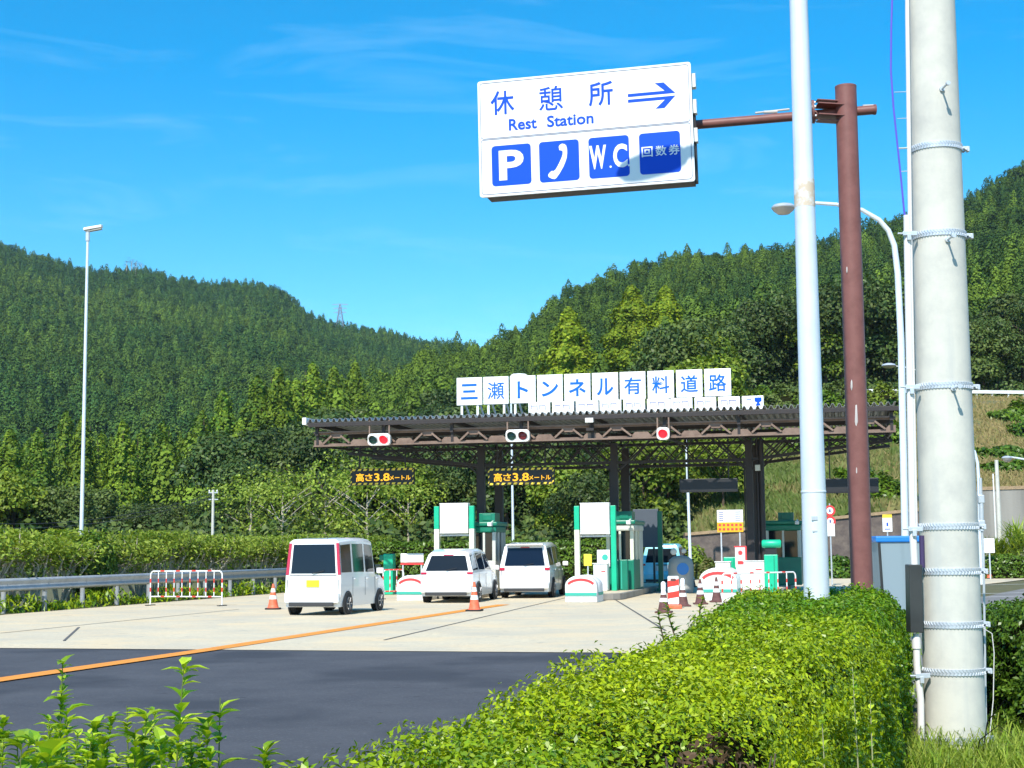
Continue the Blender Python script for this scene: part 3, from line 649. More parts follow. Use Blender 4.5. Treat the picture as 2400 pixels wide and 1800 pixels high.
# ---- height limit signs, black boards
def height_sign(x0, x1, y0, y1, v, label):
    u0, z1 = cz(x0, y0, v); u1, z0 = cz(x1, y1, v); w, h = u1 - u0, z1 - z0
    t = thing('height_limit_sign', label, 'sign', cpoint((u0 + u1) / 2, v, (z0 + z1) / 2), CA, 'amber height limit signs')
    MB().box((0, .07, 0), (w, .14, h)).build('panel', M_black, t, bevel=.01)
    b = MB(); n = 11
    for k in range(n):
        x = -w / 2 + .06 + (w - .12) * k / (n - 1) * .94
        for s in (-1, 1):
            zc = s * (h / 2 - .045); b.prism([(x, -.006, zc - .034), (x + .115, -.006, zc - .034), (x + .15, -.006, zc + .034), (x + .035, -.006, zc + .034)], (0, .008, 0))
    for s in (-1, 1):
        for k in range(3):
            zc = -h / 2 + .11 + (h - .22) * k / 2; b.prism([(s * (w / 2 - .035) - .025, -.006, zc - .05), (s * (w / 2 - .035) + .025, -.006, zc - .01), (s * (w / 2 - .035) + .025, -.006, zc + .05), (s * (w / 2 - .035) - .025, -.006, zc + .01)], (0, .008, 0))
    b.build('hazard_border', M_yellow, t)
    for s, cx_, ww, hh in (('高', -.345, .125, .5), ('さ', -.205, .115, .42), ('3.8', .0, .245, .47), ('メートル', .285, .33, .27)):
        text(s, .3, M_led, t, (cx_ * w, -.008, -.02 if hh > .3 else -.05), .006, (ww * w, hh * h))
    for f in (-.36, .36) if v < 3 else (-.33, 0, .33):
        MB().tube([(f * w, .07, h / 2), (f * w, .07, zg1 - (z0 + z1) / 2)], .022, 8).box((f * w, .07, h / 2 + .25), (.07, .07, .12)).build('hanger', M_canopy_dark, t)
height_sign(821, 970, 1099, 1135, 1.6, 'amber lettered height limit sign hanging at the left end of the canopy')
height_sign(1143, 1299, 1098, 1135, 1.5, 'amber lettered height limit sign hanging beside the left canopy post')
for x0, x1, y0, y1, l in ((1592, 1729, 1123, 1152, 'black display board hanging left of the right canopy posts'), (1925, 2060, 1122, 1154, 'black display board hanging behind the brown sign pole')):
    u0, z1 = cz(x0, y0, 1.5); u1, z0 = cz(x1, y1, 1.5); w, h = u1 - u0, z1 - z0
    t = thing('display_board', l, 'display board', cpoint((u0 + u1) / 2, 1.5, (z0 + z1) / 2), CA, 'dark display boards under the canopy')
    MB().box((0, .08, 0), (w, .16, h)).build('casing', M_black, t, bevel=.012); MB().box((0, -.004, 0), (w - .08, .006, h - .08)).build('screen', M_black, t)
    for f in (-.35, .35): MB().tube([(f * w, .08, h / 2), (f * w, .08, zg1 - (z0 + z1) / 2)], .02, 8).build('hanger', M_canopy_dark, t)
# ---- the lettered boards on the roof
chars = '三瀬トンネル有料道路'
edges = [(1070, 1130), (1132.5, 1192), (1195, 1255.5), (1258.5, 1319), (1322, 1384), (1387, 1449), (1452, 1513.5), (1517, 1580), (1584, 1647), (1650, 1714)]
for (xa, xb), chx, nm in zip(edges, chars, ('three stacked bars', 'a dense character with water drops', 'an upright with one short branch', 'a dot and a rising sweep', 'a hooked crossing stroke', 'two long legs', 'a crossed box with two bars', 'a rice stalk beside a ladle', 'a sweep under a framed head', 'a foot beside a crossed mouth')):
    ytop = 886 + (865 - 886) * ((xa + xb) / 2 - 1100) / 582; v = 1.0
    u0, z1 = cz(xa, ytop, v); u1, z0 = cz(xb, ytop + 62.5, v); w, h = u1 - u0, z1 - z0
    t = thing('roof_letter_board', 'white square roof board with a blue character of ' + nm, 'sign board', cpoint((u0 + u1) / 2, v, 0), CA, 'white lettered boards along the canopy roof')
    bd = MB().box((0, .05, (z0 + z1) / 2), (w, .1, h)).build('board', M_white_board, t, bevel=.012)
    text(chx, .6, M_blue_light, t, (0, -.006, (z0 + z1) / 2 - .01), .014 if chx in '三トンネル' else .004 if chx == '瀬' else .0075, (w * (.66 if chx not in 'トル' else .42 if chx == 'ト' else .64), h * (.62 if chx not in '三ン' else .56)))
    for f in (-.31, .31): MB().box((f * w, .06, (RZ + .04 + z0) / 2), (.075, .05, z0 - RZ)).build('leg', M_white_plain, t)
    MB().bar((-.2 * w, .1, z0 + .1), (-.14 * w, .75, RZ + .05), .05).bar((.36 * w, .1, z0 + .1), (.42 * w, .75, RZ + .05), .05).build('brace', M_galv, t)
# ---- low white boards at the roof edge, their lower half hidden by the roof
for k in range(10):
    xa = 1238 + k * 55.6; xb = xa + 51; ytop = 943 - 16 * (xa - 1238) / 550; v = .35 + .01 * k
    u0, z1 = cz(xa, ytop, v); u1, _ = cz(xb, ytop, v); w = u1 - u0; zb0 = RZ + .01
    t = thing('low_roof_board', 'low white board with navy marks standing on the roof edge under the large lettered boards', 'sign board', cpoint((u0 + u1) / 2, v, 0), CA, 'low white boards along the roof edge')
    MB().box((0, .03, (zb0 + z1) / 2), (w, .06, z1 - zb0)).build('board', M_white_board, t, bevel=.02)
    b = MB(); g = random.Random(k)
    for q in range(2):
        x = -w * .3 + q * w * .38; b.box((x + .06, -.003, z1 - .13), (.15 + .06 * g.random(), .004, .022)); b.box((x - .04, -.003, z1 - .17), (.018, .004, .14)); b.box((x + .16, -.003, z1 - .21), (.016, .004, .13))
    if k == 9: b = MB(); b.prism([(.06, -.004, z1 - .06), (.28, -.004, z1 - .06), (.28, -.004, z1 - .18), (.2, -.004, z1 - .22), (.26, -.004, z1 - .32), (.08, -.004, z1 - .32), (.14, -.004, z1 - .22), (.06, -.004, z1 - .18)], (0, .004, 0)).box((-.12, -.003, z1 - .12), (.16, .004, .022))
    b.build('marks', M_navy if k < 9 else M_blue_ink, t)

# ================================================================== toll islands, booths, lane equipment
def island(px, py, w, L, label, deg=CA, h=.2):
    p = gr(px, py); t = thing('toll_island', label, 'traffic island', p, deg, 'raised toll islands')
    pl = []; 
    for k in range(9): a = math.pi * (1 + k / 8); pl.append((w / 2 * math.cos(a), w / 2 * math.sin(a) * .8, 0))
    pl += [(w / 2, L, 0), (-w / 2, L, 0)]
    MB().prism(pl, (0, 0, h)).build('kerb', M_wall_conc, t, bevel=.02); MB().prism([(x * .93, y * .97 + .02, h) for x, y, z in pl], (0, 0, .006)).build('top_paving', M_concrete_road, t); return t
def sign_frame(cx_, Y, w, ztop, zbot, hh, label, cream, zpost=0.0):
    """white blank panel between two green uprights standing at the nose of an island"""
    p = at(cx_, 1290, Y); t = thing('lane_panel_frame', label, 'lane sign', (p.x, p.y, zpost), CA, 'blank white lane panels between green uprights')
    z0 = zbot - zpost; z1 = ztop - zpost
    MB().box((0, .16, (z0 + z1) / 2), (w, .32, z1 - z0)).build('panel', M_white_board, t, bevel=.02)
    MB().box((0, -.005, z1 - .02), (w * 1.01, .02, .035)).box((0, -.005, z0 + .02), (w * 1.01, .02, .035)).build('panel_trim', M_white_plain, t)
    for s in (-1, 1):
        x = s * (w / 2 + .12); zs = z0 + .15 if (cream == 2 or (cream == 1 and s < 0)) else 0
        up = MB().box((x, .1, (z1 - .1 + zs) / 2), (.17, .2, z1 - .1 - zs)).build('upright', M_green, t, bevel=.015)
        if zs: MB().box((x, .1, zs / 2), (.17, .2, zs)).build('upright_foot', M_cream, t, bevel=.015)
    MB().box((0, .2, z0 - .06), (w + .1, .05, .06)).build('crossbar', M_galv, t); return t
YF = 50.0
i1 = island(1062, 1402, 1.7, 13, 'raised concrete island carrying the left toll booth')
i2 = island(1398, 1405, 1.7, 13, 'raised concrete island carrying the middle toll booth')
i3 = island(1752, 1396, 2.3, 12, 'raised concrete island carrying the right toll booth')
zz = lambda py, Y, px=1200: at(px, py, Y).z
sign_frame(1064, YF, 68 * YF / F, zz(1179, YF, 1064), zz(1250, YF, 1064), 0, 'white lane panel on green posts with cream feet, at the left toll booth', 2, .205)
YF = 48.7
sign_frame(1395, YF, 69 * YF / F, zz(1178, YF, 1395), zz(1252, YF, 1395), 0, 'white lane panel with one all-green post, at the middle toll booth', 1, .205)
def booth(px, Y, w, L, h, label, style):
    p = at(px, 1290, Y); t = thing('toll_booth', label, 'toll booth', (p.x, p.y, .206), CA, 'toll booths under the canopy')
    gm = M_green_dark
    MB().box((0, L / 2, .5), (w, L, 1.0)).build('lower_wall', gm if style != 'grey' else M_booth_grey, t, bevel=.03)
    b = MB()
    for x in (-1, 1):
        for y, pw in ((.08, .16), (L * .36, .34 if style == 'cream' else .2), (L * .7, .42 if style == 'cream' else .3), (L - .08, .16)): b.box((x * (w / 2 - .06), y, 1.48), (.12, pw, .98))
    for y in (.06, L - .06): b.box((0, y, 1.48), (.08, .1, .98))
    b.build('pillar', M_cream if style == 'cream' else M_booth_grey, t, bevel=.015)
    MB().box((0, L / 2, 1.47), (w - .1, L - .1, .94)).build('window_glazing', M_glass, t)
    MB().box((0, L / 2, 2.06), (w + .06, L + .06, .22)).build('upper_wall', M_booth_grey if style == 'cream' else gm, t, bevel=.05)
    MB().box((0, L / 2, 2.24), (w + .16, L + .2, .14)).build('roof', M_green_dark, t, bevel=.04)
    MB().box((-w / 2 - .03, L * .45, 1.02), (.18, .7, .06)).build('counter_shelf', M_galv, t, bevel=.01)
    MB().box((w / 2 + .012, L * .75, 1.0), (.03, .62, 1.9)).build('door', M_booth_grey, t, bevel=.01)
    MB().box((.1, L * .3, 2.46), (.55, .75, .3)).box((.1, L * .3 - .39, 2.46), (.3, .02, .2)).build('air_conditioner', M_green_dark, t, bevel=.03)
    MB().bar((w / 2 - .1, -.3, 2.25), (w / 2 - .1, .1, 2.33), .05).box((w / 2 - .1, -.36, 2.22), (.14, .22, .12)).build('camera', M_white_plain, t, bevel=.01)
    return t
booth(1134, 50.5, .82, 1.5, 2.4, 'grey-walled toll booth with dark green roof, behind the left white panel', 'grey')
booth(1453, 49.6, .92, 2.4, 2.5, 'green toll booth with cream pillars, beside the middle white panel', 'cream')
booth(1836, 53.5, 1.25, 2.6, 2.6, 'dark green toll booth behind the right canopy posts', 'green')
# curved white crash noses in front of the islands
def nose(px, py, w, L, label, hh=.92):
    p = gr(px, py); t = thing('crash_barrier_nose', label, 'crash barrier', p, CA, 'white rounded crash noses of the toll islands')
    n = 14; P = []
    for i in range(9):
        s = i / 8; hw = w / 2 * math.sqrt(max(0, 1 - (1 - min(1, s * 2.2)) ** 2)) if s < .45 else w / 2; hz = hh * (.52 + .48 * min(1, s * 1.6))
        P.append([(hw * math.cos(math.pi * (1 - k / n)) if 0 < k < n else (-hw if k == 0 else hw), s * L, hz * (.55 + .45 * math.sin(math.pi * k / n)) if 0 < k < n else 0) for k in range(n + 1)])
    MB().grid(P).build('shell', M_white_plain, t, smooth=True)
    MB().prism([(-w / 2, 0, 0)] + [(w / 2 * math.cos(math.pi * (1 - k / 12)), -.02, hh * (.62 + .38 * math.sin(math.pi * k / 12))) for k in range(13)] + [(w / 2, 0, 0)], (0, .3, 0)).build('front_face', M_white_plain, t, bevel=.02)
    b = MB(); arc = lambda r0, k: (w / 2 * r0 * math.cos(math.pi * (1 - k / 12)), -.03, hh * (.56 + .34 * math.sin(math.pi * k / 12)) * r0)
    for k in range(2, 10): b.prism([arc(.98, k), arc(.98, k + 1), arc(.88, k + 1), arc(.88, k)], (0, .012, 0))
    b.build('red_arc', M_red_film, t)
    MB().box((0, -.028, hh * .3), (w * .99, .012, .085)).box((w / 2 + .004, L * .5 + .15, hh * .3), (.012, L * .7, .085)).box((-w / 2 - .004, L * .5 + .15, hh * .3), (.012, L * .7, .085)).build('green_band', M_teal, t); return t
nose(1684, 1408, 1.12, 2.6, 'white crash nose with red arc and green band, behind the faded cones', .98)
nose(1362, 1412, .95, 1.2, 'white crash nose with green band in front of the middle toll booth', .8)
nose(962, 1408, .9, 1.5, 'white crash nose between the white van and the white hatchback', .8)
# white cabinets, ticket machines, pink board on the right island
def cab(px, py0, py1, Y, w, dpt, m, label, name='control_cabinet', cat='cabinet', z0=.21):
    p = at(px, 1290, Y); h = zz(py0, Y, px) - z0; t = thing(name, label, cat, (p.x, p.y, z0), CA)
    MB().box((0, dpt / 2, h / 2), (w, dpt, h)).build('body', m, t, bevel=.03)
    MB().box((w * .22, -.004, h * .72), (w * .3, .01, .035)).build('slot', M_red_film if m is M_white_plain else M_black, t)
    MB().box((0, dpt / 2, h + .015), (w + .05, dpt + .05, .03)).build('lid', m, t, bevel=.008); return t
cab(1766, 1316, 1360, 47.5, .66, .62, M_white_plain, 'white cabinet with a small red slot, right of the pink board')
cab(1693, 1318, 1350, 49.5, .5, .5, M_white_plain, 'low white cabinet left of the short green post')
p = at(1711, 1290, 50.2); t = thing('ticket_machine', 'plain short green ticket machine behind the white crash nose', 'ticket machine', (p.x, p.y, .21), CA)
MB().box((0, .2, .52), (.46, .4, 1.04)).build('body', M_green, t, bevel=.03); MB().box((.12, -.005, .55), (.015, .01, .95)).build('seam', M_green_dark, t); MB().box((-.08, -.006, .8), (.16, .012, .12)).build('slot', M_black, t)
p = at(1806, 1290, 46.8); t = thing('ticket_machine', 'tall green ticket machine with an overhanging hood, in front of the right toll booth', 'ticket machine', (p.x, p.y, .0), CA)
h_ = zz(1300, 46.8, 1806)
MB().box((0, .2, h_ / 2), (.42, .4, h_)).build('body', M_green, t, bevel=.02); MB().box((.1, -.006, h_ / 2), (.02, .012, h_ - .06)).build('seam', M_green_dark, t)
MB().box((0, .22, h_ + .13), (.34, .3, .26)).build('reader', M_black, t); MB().lathe([(.1, -.3), (.13, -.26), (.13, .26), (.1, .3)], 16, (.03, .1, h_ + .34), Matrix.Rotation(math.pi / 2, 3, 'Y')).build('hood', M_green, t, smooth=True)
p = at(1735, 1290, 48.6); t = thing('notice_board', 'narrow pink and white notice board with a red frame, left of the white cabinet', 'notice board', (p.x, p.y, .21), CA)
z1 = zz(1281, 48.6, 1735) - .21; z0 = zz(1330, 48.6, 1735) - .21
MB().box((0, 0, (z0 + z1) / 2), (.34, .03, z1 - z0)).build('panel', M_pink_sign, t, bevel=.005)
MB().box((.18, 0, (z0 + z1) / 2), (.05, .04, z1 - z0)).box((0, -.002, z1), (.4, .04, .04)).build('frame', M_red_film, t)
MB().lathe([(.07, 0), (.07, .01)], 16, (0, -.017, z1 - .2), Matrix.Rotation(math.pi / 2, 3, 'X')).box((0, -.02, z0 + .16), (.18, .01, .1)).build('emblem', M_red_film, t)
MB().box((0, .02, z0 / 2), (.3, .05, z0)).build('stand', M_white_plain, t)
# grey rounded machine with lamps beside the middle booth
p = at(1592, 1290, 52.2); t = thing('lane_machine', 'rounded grey lane machine with white lamps and a blue disc, right of the middle booth', 'ticket machine', (p.x, p.y, 0), CA)
MB().lathe([(.42, 0), (.45, .1), (.45, .98), (.4, 1.16), (.28, 1.26), (.08, 1.3)], 24, (0, .4, 0)).build('body', mat('grey_machine_shell', (.52, .51, .48), .5), t, smooth=True)
MB().lathe([(.21, 0), (.21, .03)], 24, (.12, -.07, .84), Matrix.Rotation(math.pi / 2, 3, 'X')).build('blue_disc', mat('blue_disc_film', (.04, .26, .75), .4), t)
for x, h, r in ((-.2, 1.44, .115), (.16, 1.46, .085)): MB().lathe([(r, 0), (r, .06), (r * .7, .1)], 20, (x, .05, h), Matrix.Rotation(math.pi / 2, 3, 'X')).build('lamp', M_white_plain, t, smooth=True)
MB().bar((-.2, .2, 1.3), (-.2, .1, 1.56), .05).bar((.16, .2, 1.3), (.16, .1, 1.6), .05).build('lamp_bracket', M_black, t)
p = at(1548, 1290, 54.2); t = thing('green_post', 'tall dark green square post right of the middle toll booth', 'post', (p.x, p.y, 0), CA)
h_ = zz(1198, 54.2, 1548); MB().box((0, 0, h_ / 2), (.17, .17, h_)).build('shaft', M_green_dark, t, bevel=.01); MB().box((0, 0, .06), (.3, .3, .12)).build('base_plate', M_green_dark, t)
p = at(1515, 1290, 58.5); t = thing('lane_screen', 'slate grey backs of a tilted lane screen behind the middle toll booth', 'screen', (p.x, p.y, 0), CA)
MB().box((0, 0, 2.35), (1.0, .08, 1.5), Matrix.Rotation(.1, 3, 'X')).build('panel', mat('slate_panel', (.10, .12, .15), .5), t, bevel=.01); MB().box((-.3, 0, .8), (.08, .08, 1.6)).box((.3, 0, .8), (.08, .08, 1.6)).build('stand', M_dark_metal, t)
for px, py, Y, c1, l in ((1323, 1285, 54.0, 'y', 'yellow notice plate fixed at the foot of the middle lane panel'),):
    p = at(1377, 1275, 48.7); t = thing('notice_plate', l, 'notice', (p.x, p.y, .21), CA); MB().box((0, 0, 1.0), (.26, .02, .38)).build('plate', M_yellow, t); MB().box((0, .02, .42), (.04, .03, .84)).build('stand', M_galv, t)
p = at(1414, 1275, 48.6); t = thing('notice_plate', 'white notice plate with a green mark under the middle lane panel', 'notice', (p.x, p.y, .21), CA); MB().box((0, 0, 1.05), (.42, .02, .55)).build('plate', M_white_board, t); MB().lathe([(.1, 0), (.1, .008)], 16, (.05, -.012, 1.08), Matrix.Rotation(math.pi / 2, 3, 'X')).build('mark', M_teal, t); MB().box((0, .02, .4), (.04, .03, .8)).build('stand', M_galv, t)
cab(1406, 1322, 1362, 48.3, .46, .5, M_white_plain, 'white rounded cabinet below the white notice plate at the middle island')
p = at(1462, 1290, 49.1); t = thing('gate_bollard', 'dark green square bollard at the near corner of the middle booth', 'bollard', (p.x, p.y, .206), CA); MB().box((0, 0, .5), (.26, .26, 1.0)).build('shaft', M_green_dark, t, bevel=.02); MB().box((-.07, -.134, .5), (.03, .01, .9)).build('edge_strip', M_teal, t)

# ================================================================== vehicles
def car(name, label, loc, deg, S, paint, rear_glass=None, lamps=None, plate=M_plate_white, wheel_r=.28, wheels=(.6, 2.9), spoiler=False, wiper=True, lampmat=M_red_lens, rear_cut=.62, mirrors=True, antenna=False, hi=False, side_from=0):
    """S: stations from rear to front: (y_low, y_belt, y_roof, z_belt, z_roof, hw_low, hw_belt, hw_roof)"""
    t = thing(name, label, 'car', loc, deg); zf = .2
    def lev(s):
        yl, yb, yr, zb, zr, a, b2, c = s
        return [(a * .96, yl, zf), (a, yl - .01 if s is S[0] else yl, zf + .28), (b2 + .005, yb, zb - .12), (b2, yb, zb), (c, yr, zr - .07), (c - .1, yr + (.03 if s is S[0] else 0), zr)]
    rows = [lev(s) for s in S]; b = MB(); P = []
    for rw in rows: P.append([Vector((-x, y, z)) for x, y, z in rw] + [Vector((x, y, z)) for x, y, z in reversed(rw)])
    b.grid(P); n = len(P[0])
    for rw in (P[0], P[-1]):
        m = n // 2
        b.add(rw, [(k, k + 1, n - 2 - k, n - 1 - k) for k in range(m - 1)])
    b.build('body', paint, t, smooth=True, bevel=.025)
    def rear(sa, sb, ta, tb, k0, k1, off):              # a patch of the rear face: s across -1..1, t between levels k0..k1
        L0, L1 = Vector(rows[0][k0]), Vector(rows[0][k1]); q = lambda s_, t_: Vector((s_ * (L0.x + (L1.x - L0.x) * t_), L0.y + (L1.y - L0.y) * t_ - off, L0.z + (L1.z - L0.z) * t_))
        return [q(sa, ta), q(sb, ta), q(sb, tb), q(sa, tb)]
    def slab(b_, poly, nrm, th): b_.prism(poly, Vector(nrm) * th); return b_
    g = MB(); slab(g, rear(-rear_cut - .2, rear_cut + .2, .06, .93, 3, 4, .008), (0, 1, 0), .02); g.build('rear_window', rear_glass or M_glass, t, bevel=.006)
    for sg in (-1, 1):
        lb = MB(); a, b2, t0, t1, k0, k1 = lamps
        slab(lb, rear(sg * a, sg * b2, t0, t1, k0, k1, .018), (0, 1, 0), .06); lb.build('tail_lamp', lampmat, t, bevel=.008)
    MB().box((0, rows[0][1][1] - .045, .43), (rows[0][1][0] * 1.97, .14, .26)).build('rear_bumper', paint, t, bevel=.04)
    MB().box((0, rows[0][1][1] - .1, .27), (rows[0][1][0] * 1.6, .06, .1)).build('bumper_insert', M_car_grey, t, bevel=.01)
    zbel = S[0][3]
    b = MB(); hw = S[0][6]; yq = S[0][1] - .013
    b.box((0, yq - .0, .60), (hw * 1.84, .016, .012)).box((0, S[0][2] * .15 + S[0][1] * .85 - .012, zbel + .005), (hw * 1.7, .014, .012))
    for sg in (-1, 1): b.bar((sg * hw * .93, yq, .60), (sg * hw * .93, yq, zbel - .1), .012)
    b.build('tailgate_seam', M_car_grey, t)
    MB().box((0, S[0][1] - .012, zbel - .19), (.62, .02, .24)).build('recess_shade_panel', mat('painted_recess_shade', (.55, .55, .55), .4), t, bevel=.02)  # raised slab, the recess's shade is put into its grey
    for sg in (-1, 1): MB().box((sg * hw * .72, S[0][1] - .12, .44), (.16, .02, .05)).build('reflector', lampmat, t, bevel=.006)
    MB().box((0, S[0][1] - .026, zbel - .20), (.34, .02, .17)).build('number_plate', plate, t, bevel=.004)
    MB().box((0, S[0][1] - .018, zbel - .06), (.46, .03, .035)).build('tailgate_handle', M_car_grey if paint is M_car_blue else paint, t, bevel=.006)
    # side windows as slightly proud panes
    for sg in (-1, 1):
        pane_b = []
        for i in range(side_from, len(S) - 1):
            A, B2 = rows[i], rows[i + 1]
            if S[i][4] - S[i][3] < .3 or S[i + 1][4] - S[i + 1][3] < .3: continue
            def q(u_, t_, A=A, B2=B2):
                a0, a1, c0, c1 = Vector(A[3]), Vector(A[4]), Vector(B2[3]), Vector(B2[4]); p = a0.lerp(a1, t_).lerp(c0.lerp(c1, t_), u_); return Vector((sg * (p.x + .006), p.y, p.z))
            w = MB(); slab(w, [q(.07, .08), q(.93, .08), q(.93, .9), q(.07, .9)], (-sg, 0, 0), .02); w.build('side_window', M_glass, t, bevel=.004)
        for yw in wheels:
            MB().lathe([(wheel_r + .05, -.02), (wheel_r + .05, .01)], 26, (sg * (S[1][5] + .002), yw, wheel_r), Matrix.Rotation(sg * math.pi / 2, 3, 'Y')).build('wheel_arch', M_car_grey, t)
            w = MB().lathe([(wheel_r * .6, -.17), (wheel_r * .96, -.17), (wheel_r, -.14), (wheel_r, .0), (wheel_r * .96, .025), (wheel_r * .66, .03)], 28, (sg * (S[1][5] + .006), yw, wheel_r), Matrix.Rotation(sg * math.pi / 2, 3, 'Y')).build('wheel', M_tyre, t, smooth=True)
            rb = MB(); R3 = Matrix.Rotation(sg * math.pi / 2, 3, 'Y'); c = Vector((sg * (S[1][5] + .006), yw, wheel_r))
            rb.lathe([(wheel_r * .66, .018), (wheel_r * .6, .034), (wheel_r * .55, .02)], 28, c, R3).lathe([(wheel_r * .16, .02), (wheel_r * .12, .04)], 14, c, R3)
            for k in range(6):
                a = k * math.pi / 3; rb.bar(c + Vector((sg * .026, math.cos(a) * wheel_r * .12, math.sin(a) * wheel_r * .12)), c + Vector((sg * .026, math.cos(a) * wheel_r * .6, math.sin(a) * wheel_r * .6)), .05, .02)
            rb.build('rim', M_rim, w)
        if mirrors: 
            i = len(S) - 3; y = S[i][1] + .1; MB().box((sg * (S[i][6] + .12), y, S[i][3] + .1), (.2, .1, .15)).build('wing_mirror', paint, t, bevel=.03)
        for i in range(1 + side_from, len(S) - 2):
            MB().box((sg * (S[i][5] + .001), S[i][1], (zf + .2 + S[i][3]) / 2), (.006, .012, S[i][3] - zf - .3)).build('door_seam', M_car_grey, t)
            MB().box((sg * (S[i][6] + .012), S[i][1] + .18, S[i][3] - .1), (.03, .17, .03)).build('door_handle', paint, t, bevel=.008)
    F_ = S[-1]; y = F_[0]
    for sg in (-1, 1): MB().box((sg * (F_[5] - .2), y + .005, .68), (.3, .05, .16)).build('headlight', M_amber_lens, t, bevel=.02)
    MB().box((0, y + .02, .42), (F_[5] * 1.7, .08, .24)).build('front_bumper', M_car_grey, t, bevel=.03)
    i = len(S) - 3; A, B2 = rows[i + 1], rows[i]       # windscreen between the belt of one station and the roof of the next
    a0, a1 = Vector(A[3]), Vector(B2[4]); q = lambda s_, t_: Vector((s_ * (a0.x + (a1.x - a0.x) * t_), a0.y + (a1.y - a0.y) * t_ + .012, a0.z + (a1.z - a0.z) * t_ + .01))
    MB().prism([q(-.9, .08), q(.9, .08), q(.88, .92), q(-.88, .92)], (0, -.012, -.012)).build('windscreen', M_glass, t)
    if wiper: MB().bar((-.02, S[0][1] - .03, zbel + .05), (.3, S[0][1] - .02, zbel + .12), .018).build('rear_wiper', M_black, t)
    if hi: MB().box((0, S[0][2] - .01, S[0][4] - .10), (.3, .03, .03)).build('brake_light', M_red_lens, t)
    if spoiler: MB().box((0, S[0][2] - .08, S[0][4] - .015), (S[0][7] * 1.8, .26, .04)).build('spoiler', paint, t, bevel=.012)
    if antenna: MB().tube([(.3, S[0][2] + .2, S[0][4] - .02), (.3, S[0][2] + .05, S[0][4] + .13)], .008, 6).build('antenna', M_black, t)
    return t
g0 = gr(733, 1442)
car('minivan', 'boxy white kei van with yellow number plate, nearest of the queued cars', g0, RD, [
    (0, .02, .07, .98, 1.88, .735, .735, .66), (.85, .85, .85, .98, 1.92, .74, .735, .665), (1.75, 1.75, 1.75, .97, 1.92, .74, .735, .665), (2.5, 2.5, 2.42, .96, 1.88, .74, .73, .655), (2.75, 2.95, 2.6, .94, 1.04, .735, .72, .62), (3.38, 3.36, 3.3, .80, .88, .70, .68, .60)],
    M_car_white, M_glass_blue, (.89, 1.0, .02, .97, 3, 4), M_plate_yellow, .27, (.5, 2.85), antenna=True, rear_cut=.62)
g1 = gr(1047, 1413)
car('hatchback', 'white hatchback with red high brake light waiting left of the middle lane', g1, 11, [
    (0, .03, .28, .92, 1.52, .80, .80, .62), (.8, .8, .8, .93, 1.60, .84, .82, .66), (1.75, 1.75, 1.75, .92, 1.62, .845, .825, .67), (2.65, 2.7, 2.45, .91, 1.56, .84, .82, .65), (3.0, 3.2, 2.75, .88, .98, .83, .80, .62), (3.95, 3.9, 3.8, .70, .80, .76, .74, .62)],
    M_car_white, M_glass, (.78, 1.0, .42, .98, 2, 3), M_plate_white, .29, (.7, 3.15), hi=True, rear_cut=.64)
g2 = gr(1230, 1402)
car('minivan', 'white minivan with roof spoiler, farthest of the queued white cars', g2, 9, [
    (0, .03, .18, 1.0, 1.74, .82, .82, .68), (1.1, 1.1, 1.1, 1.0, 1.80, .845, .84, .71), (2.1, 2.1, 2.1, .99, 1.81, .845, .84, .71), (3.05, 3.1, 2.95, .98, 1.75, .84, .83, .69), (3.4, 3.65, 3.2, .94, 1.05, .83, .80, .66), (4.5, 4.45, 4.3, .74, .84, .76, .74, .62)],
    M_car_white, M_glass_blue, (.8, 1.0, .1, .98, 2, 3), M_plate_white, .31, (.8, 3.6), spoiler=True, hi=True)
g3 = at(1550, 1290, 60); g3.z = 0
car('hatchback', 'pale blue car parked behind the grey lane machine', g3, RD - 4, [
    (0, .03, .2, .95, 1.66, .80, .80, .66), (.8, .8, .8, .95, 1.74, .83, .82, .69), (1.7, 1.7, 1.7, .94, 1.75, .83, .82, .69), (2.55, 2.6, 2.45, .93, 1.68, .82, .81, .67), (2.9, 3.05, 2.7, .9, 1.0, .81, .79, .64), (3.7, 3.66, 3.55, .72, .82, .75, .73, .6)],
    M_car_blue, M_glass, (.82, 1.0, .3, .98, 2, 3), M_plate_white, .28, (.65, 2.95))

# ================================================================== cones, barricades
def cone(px, py, label, kind='brown', h=.70, tall=False):
    p = gr(px, py); t = thing('traffic_cone', label, 'traffic cone', p, random.uniform(-15, 15), 'faded traffic cones by the right toll lane')
    m = {'brown': M_cone_brown, 'orange': M_cone_orange, 'red': M_cone_red}[kind]
    prof = lambda f: .145 * (1 - f) + .026 * f
    MB().box((0, 0, .02), (.40, .40, .04)).build('base', M_cone_brown if kind == 'brown' else M_tyre, t, bevel=.012)
    b = MB().lathe([(.175, .04), (.15, .06)] + [(prof(k / 8), .06 + (h - .06) * k / 8) for k in range(1, 9)] + [(.012, h)], 22); b.build('body', m, t, smooth=True)
    for f0, f1 in ((.34, .50), (.64, .80)):
        MB().lathe([(prof(f0) + .004, .06 + (h - .06) * f0), (prof(f1) + .004, .06 + (h - .06) * f1)], 22).build('reflective_sleeve', M_reflect, t, smooth=True)
    if tall: MB().lathe([(.05, h - .14), (.062, h - .08), (.06, h + .06), (.03, h + .1)], 16).build('cap_lamp', M_reflect, t, smooth=True)
    return t
cone(1556, 1436, 'faded maroon cone with white cap, frontmost beside the hedge', tall=True, h=.66)
cone(1601, 1421, 'faded maroon cone with white cap, right of the striped delineator', tall=True, h=.66)
cone(1642, 1416, 'maroon and white banded cone left of the white crash nose')
cone(1680, 1411, 'dark maroon cone standing in front of the white crash nose', h=.72)
cone(1622, 1376, 'tall banded cone in the lane beyond the other cones', h=.80)
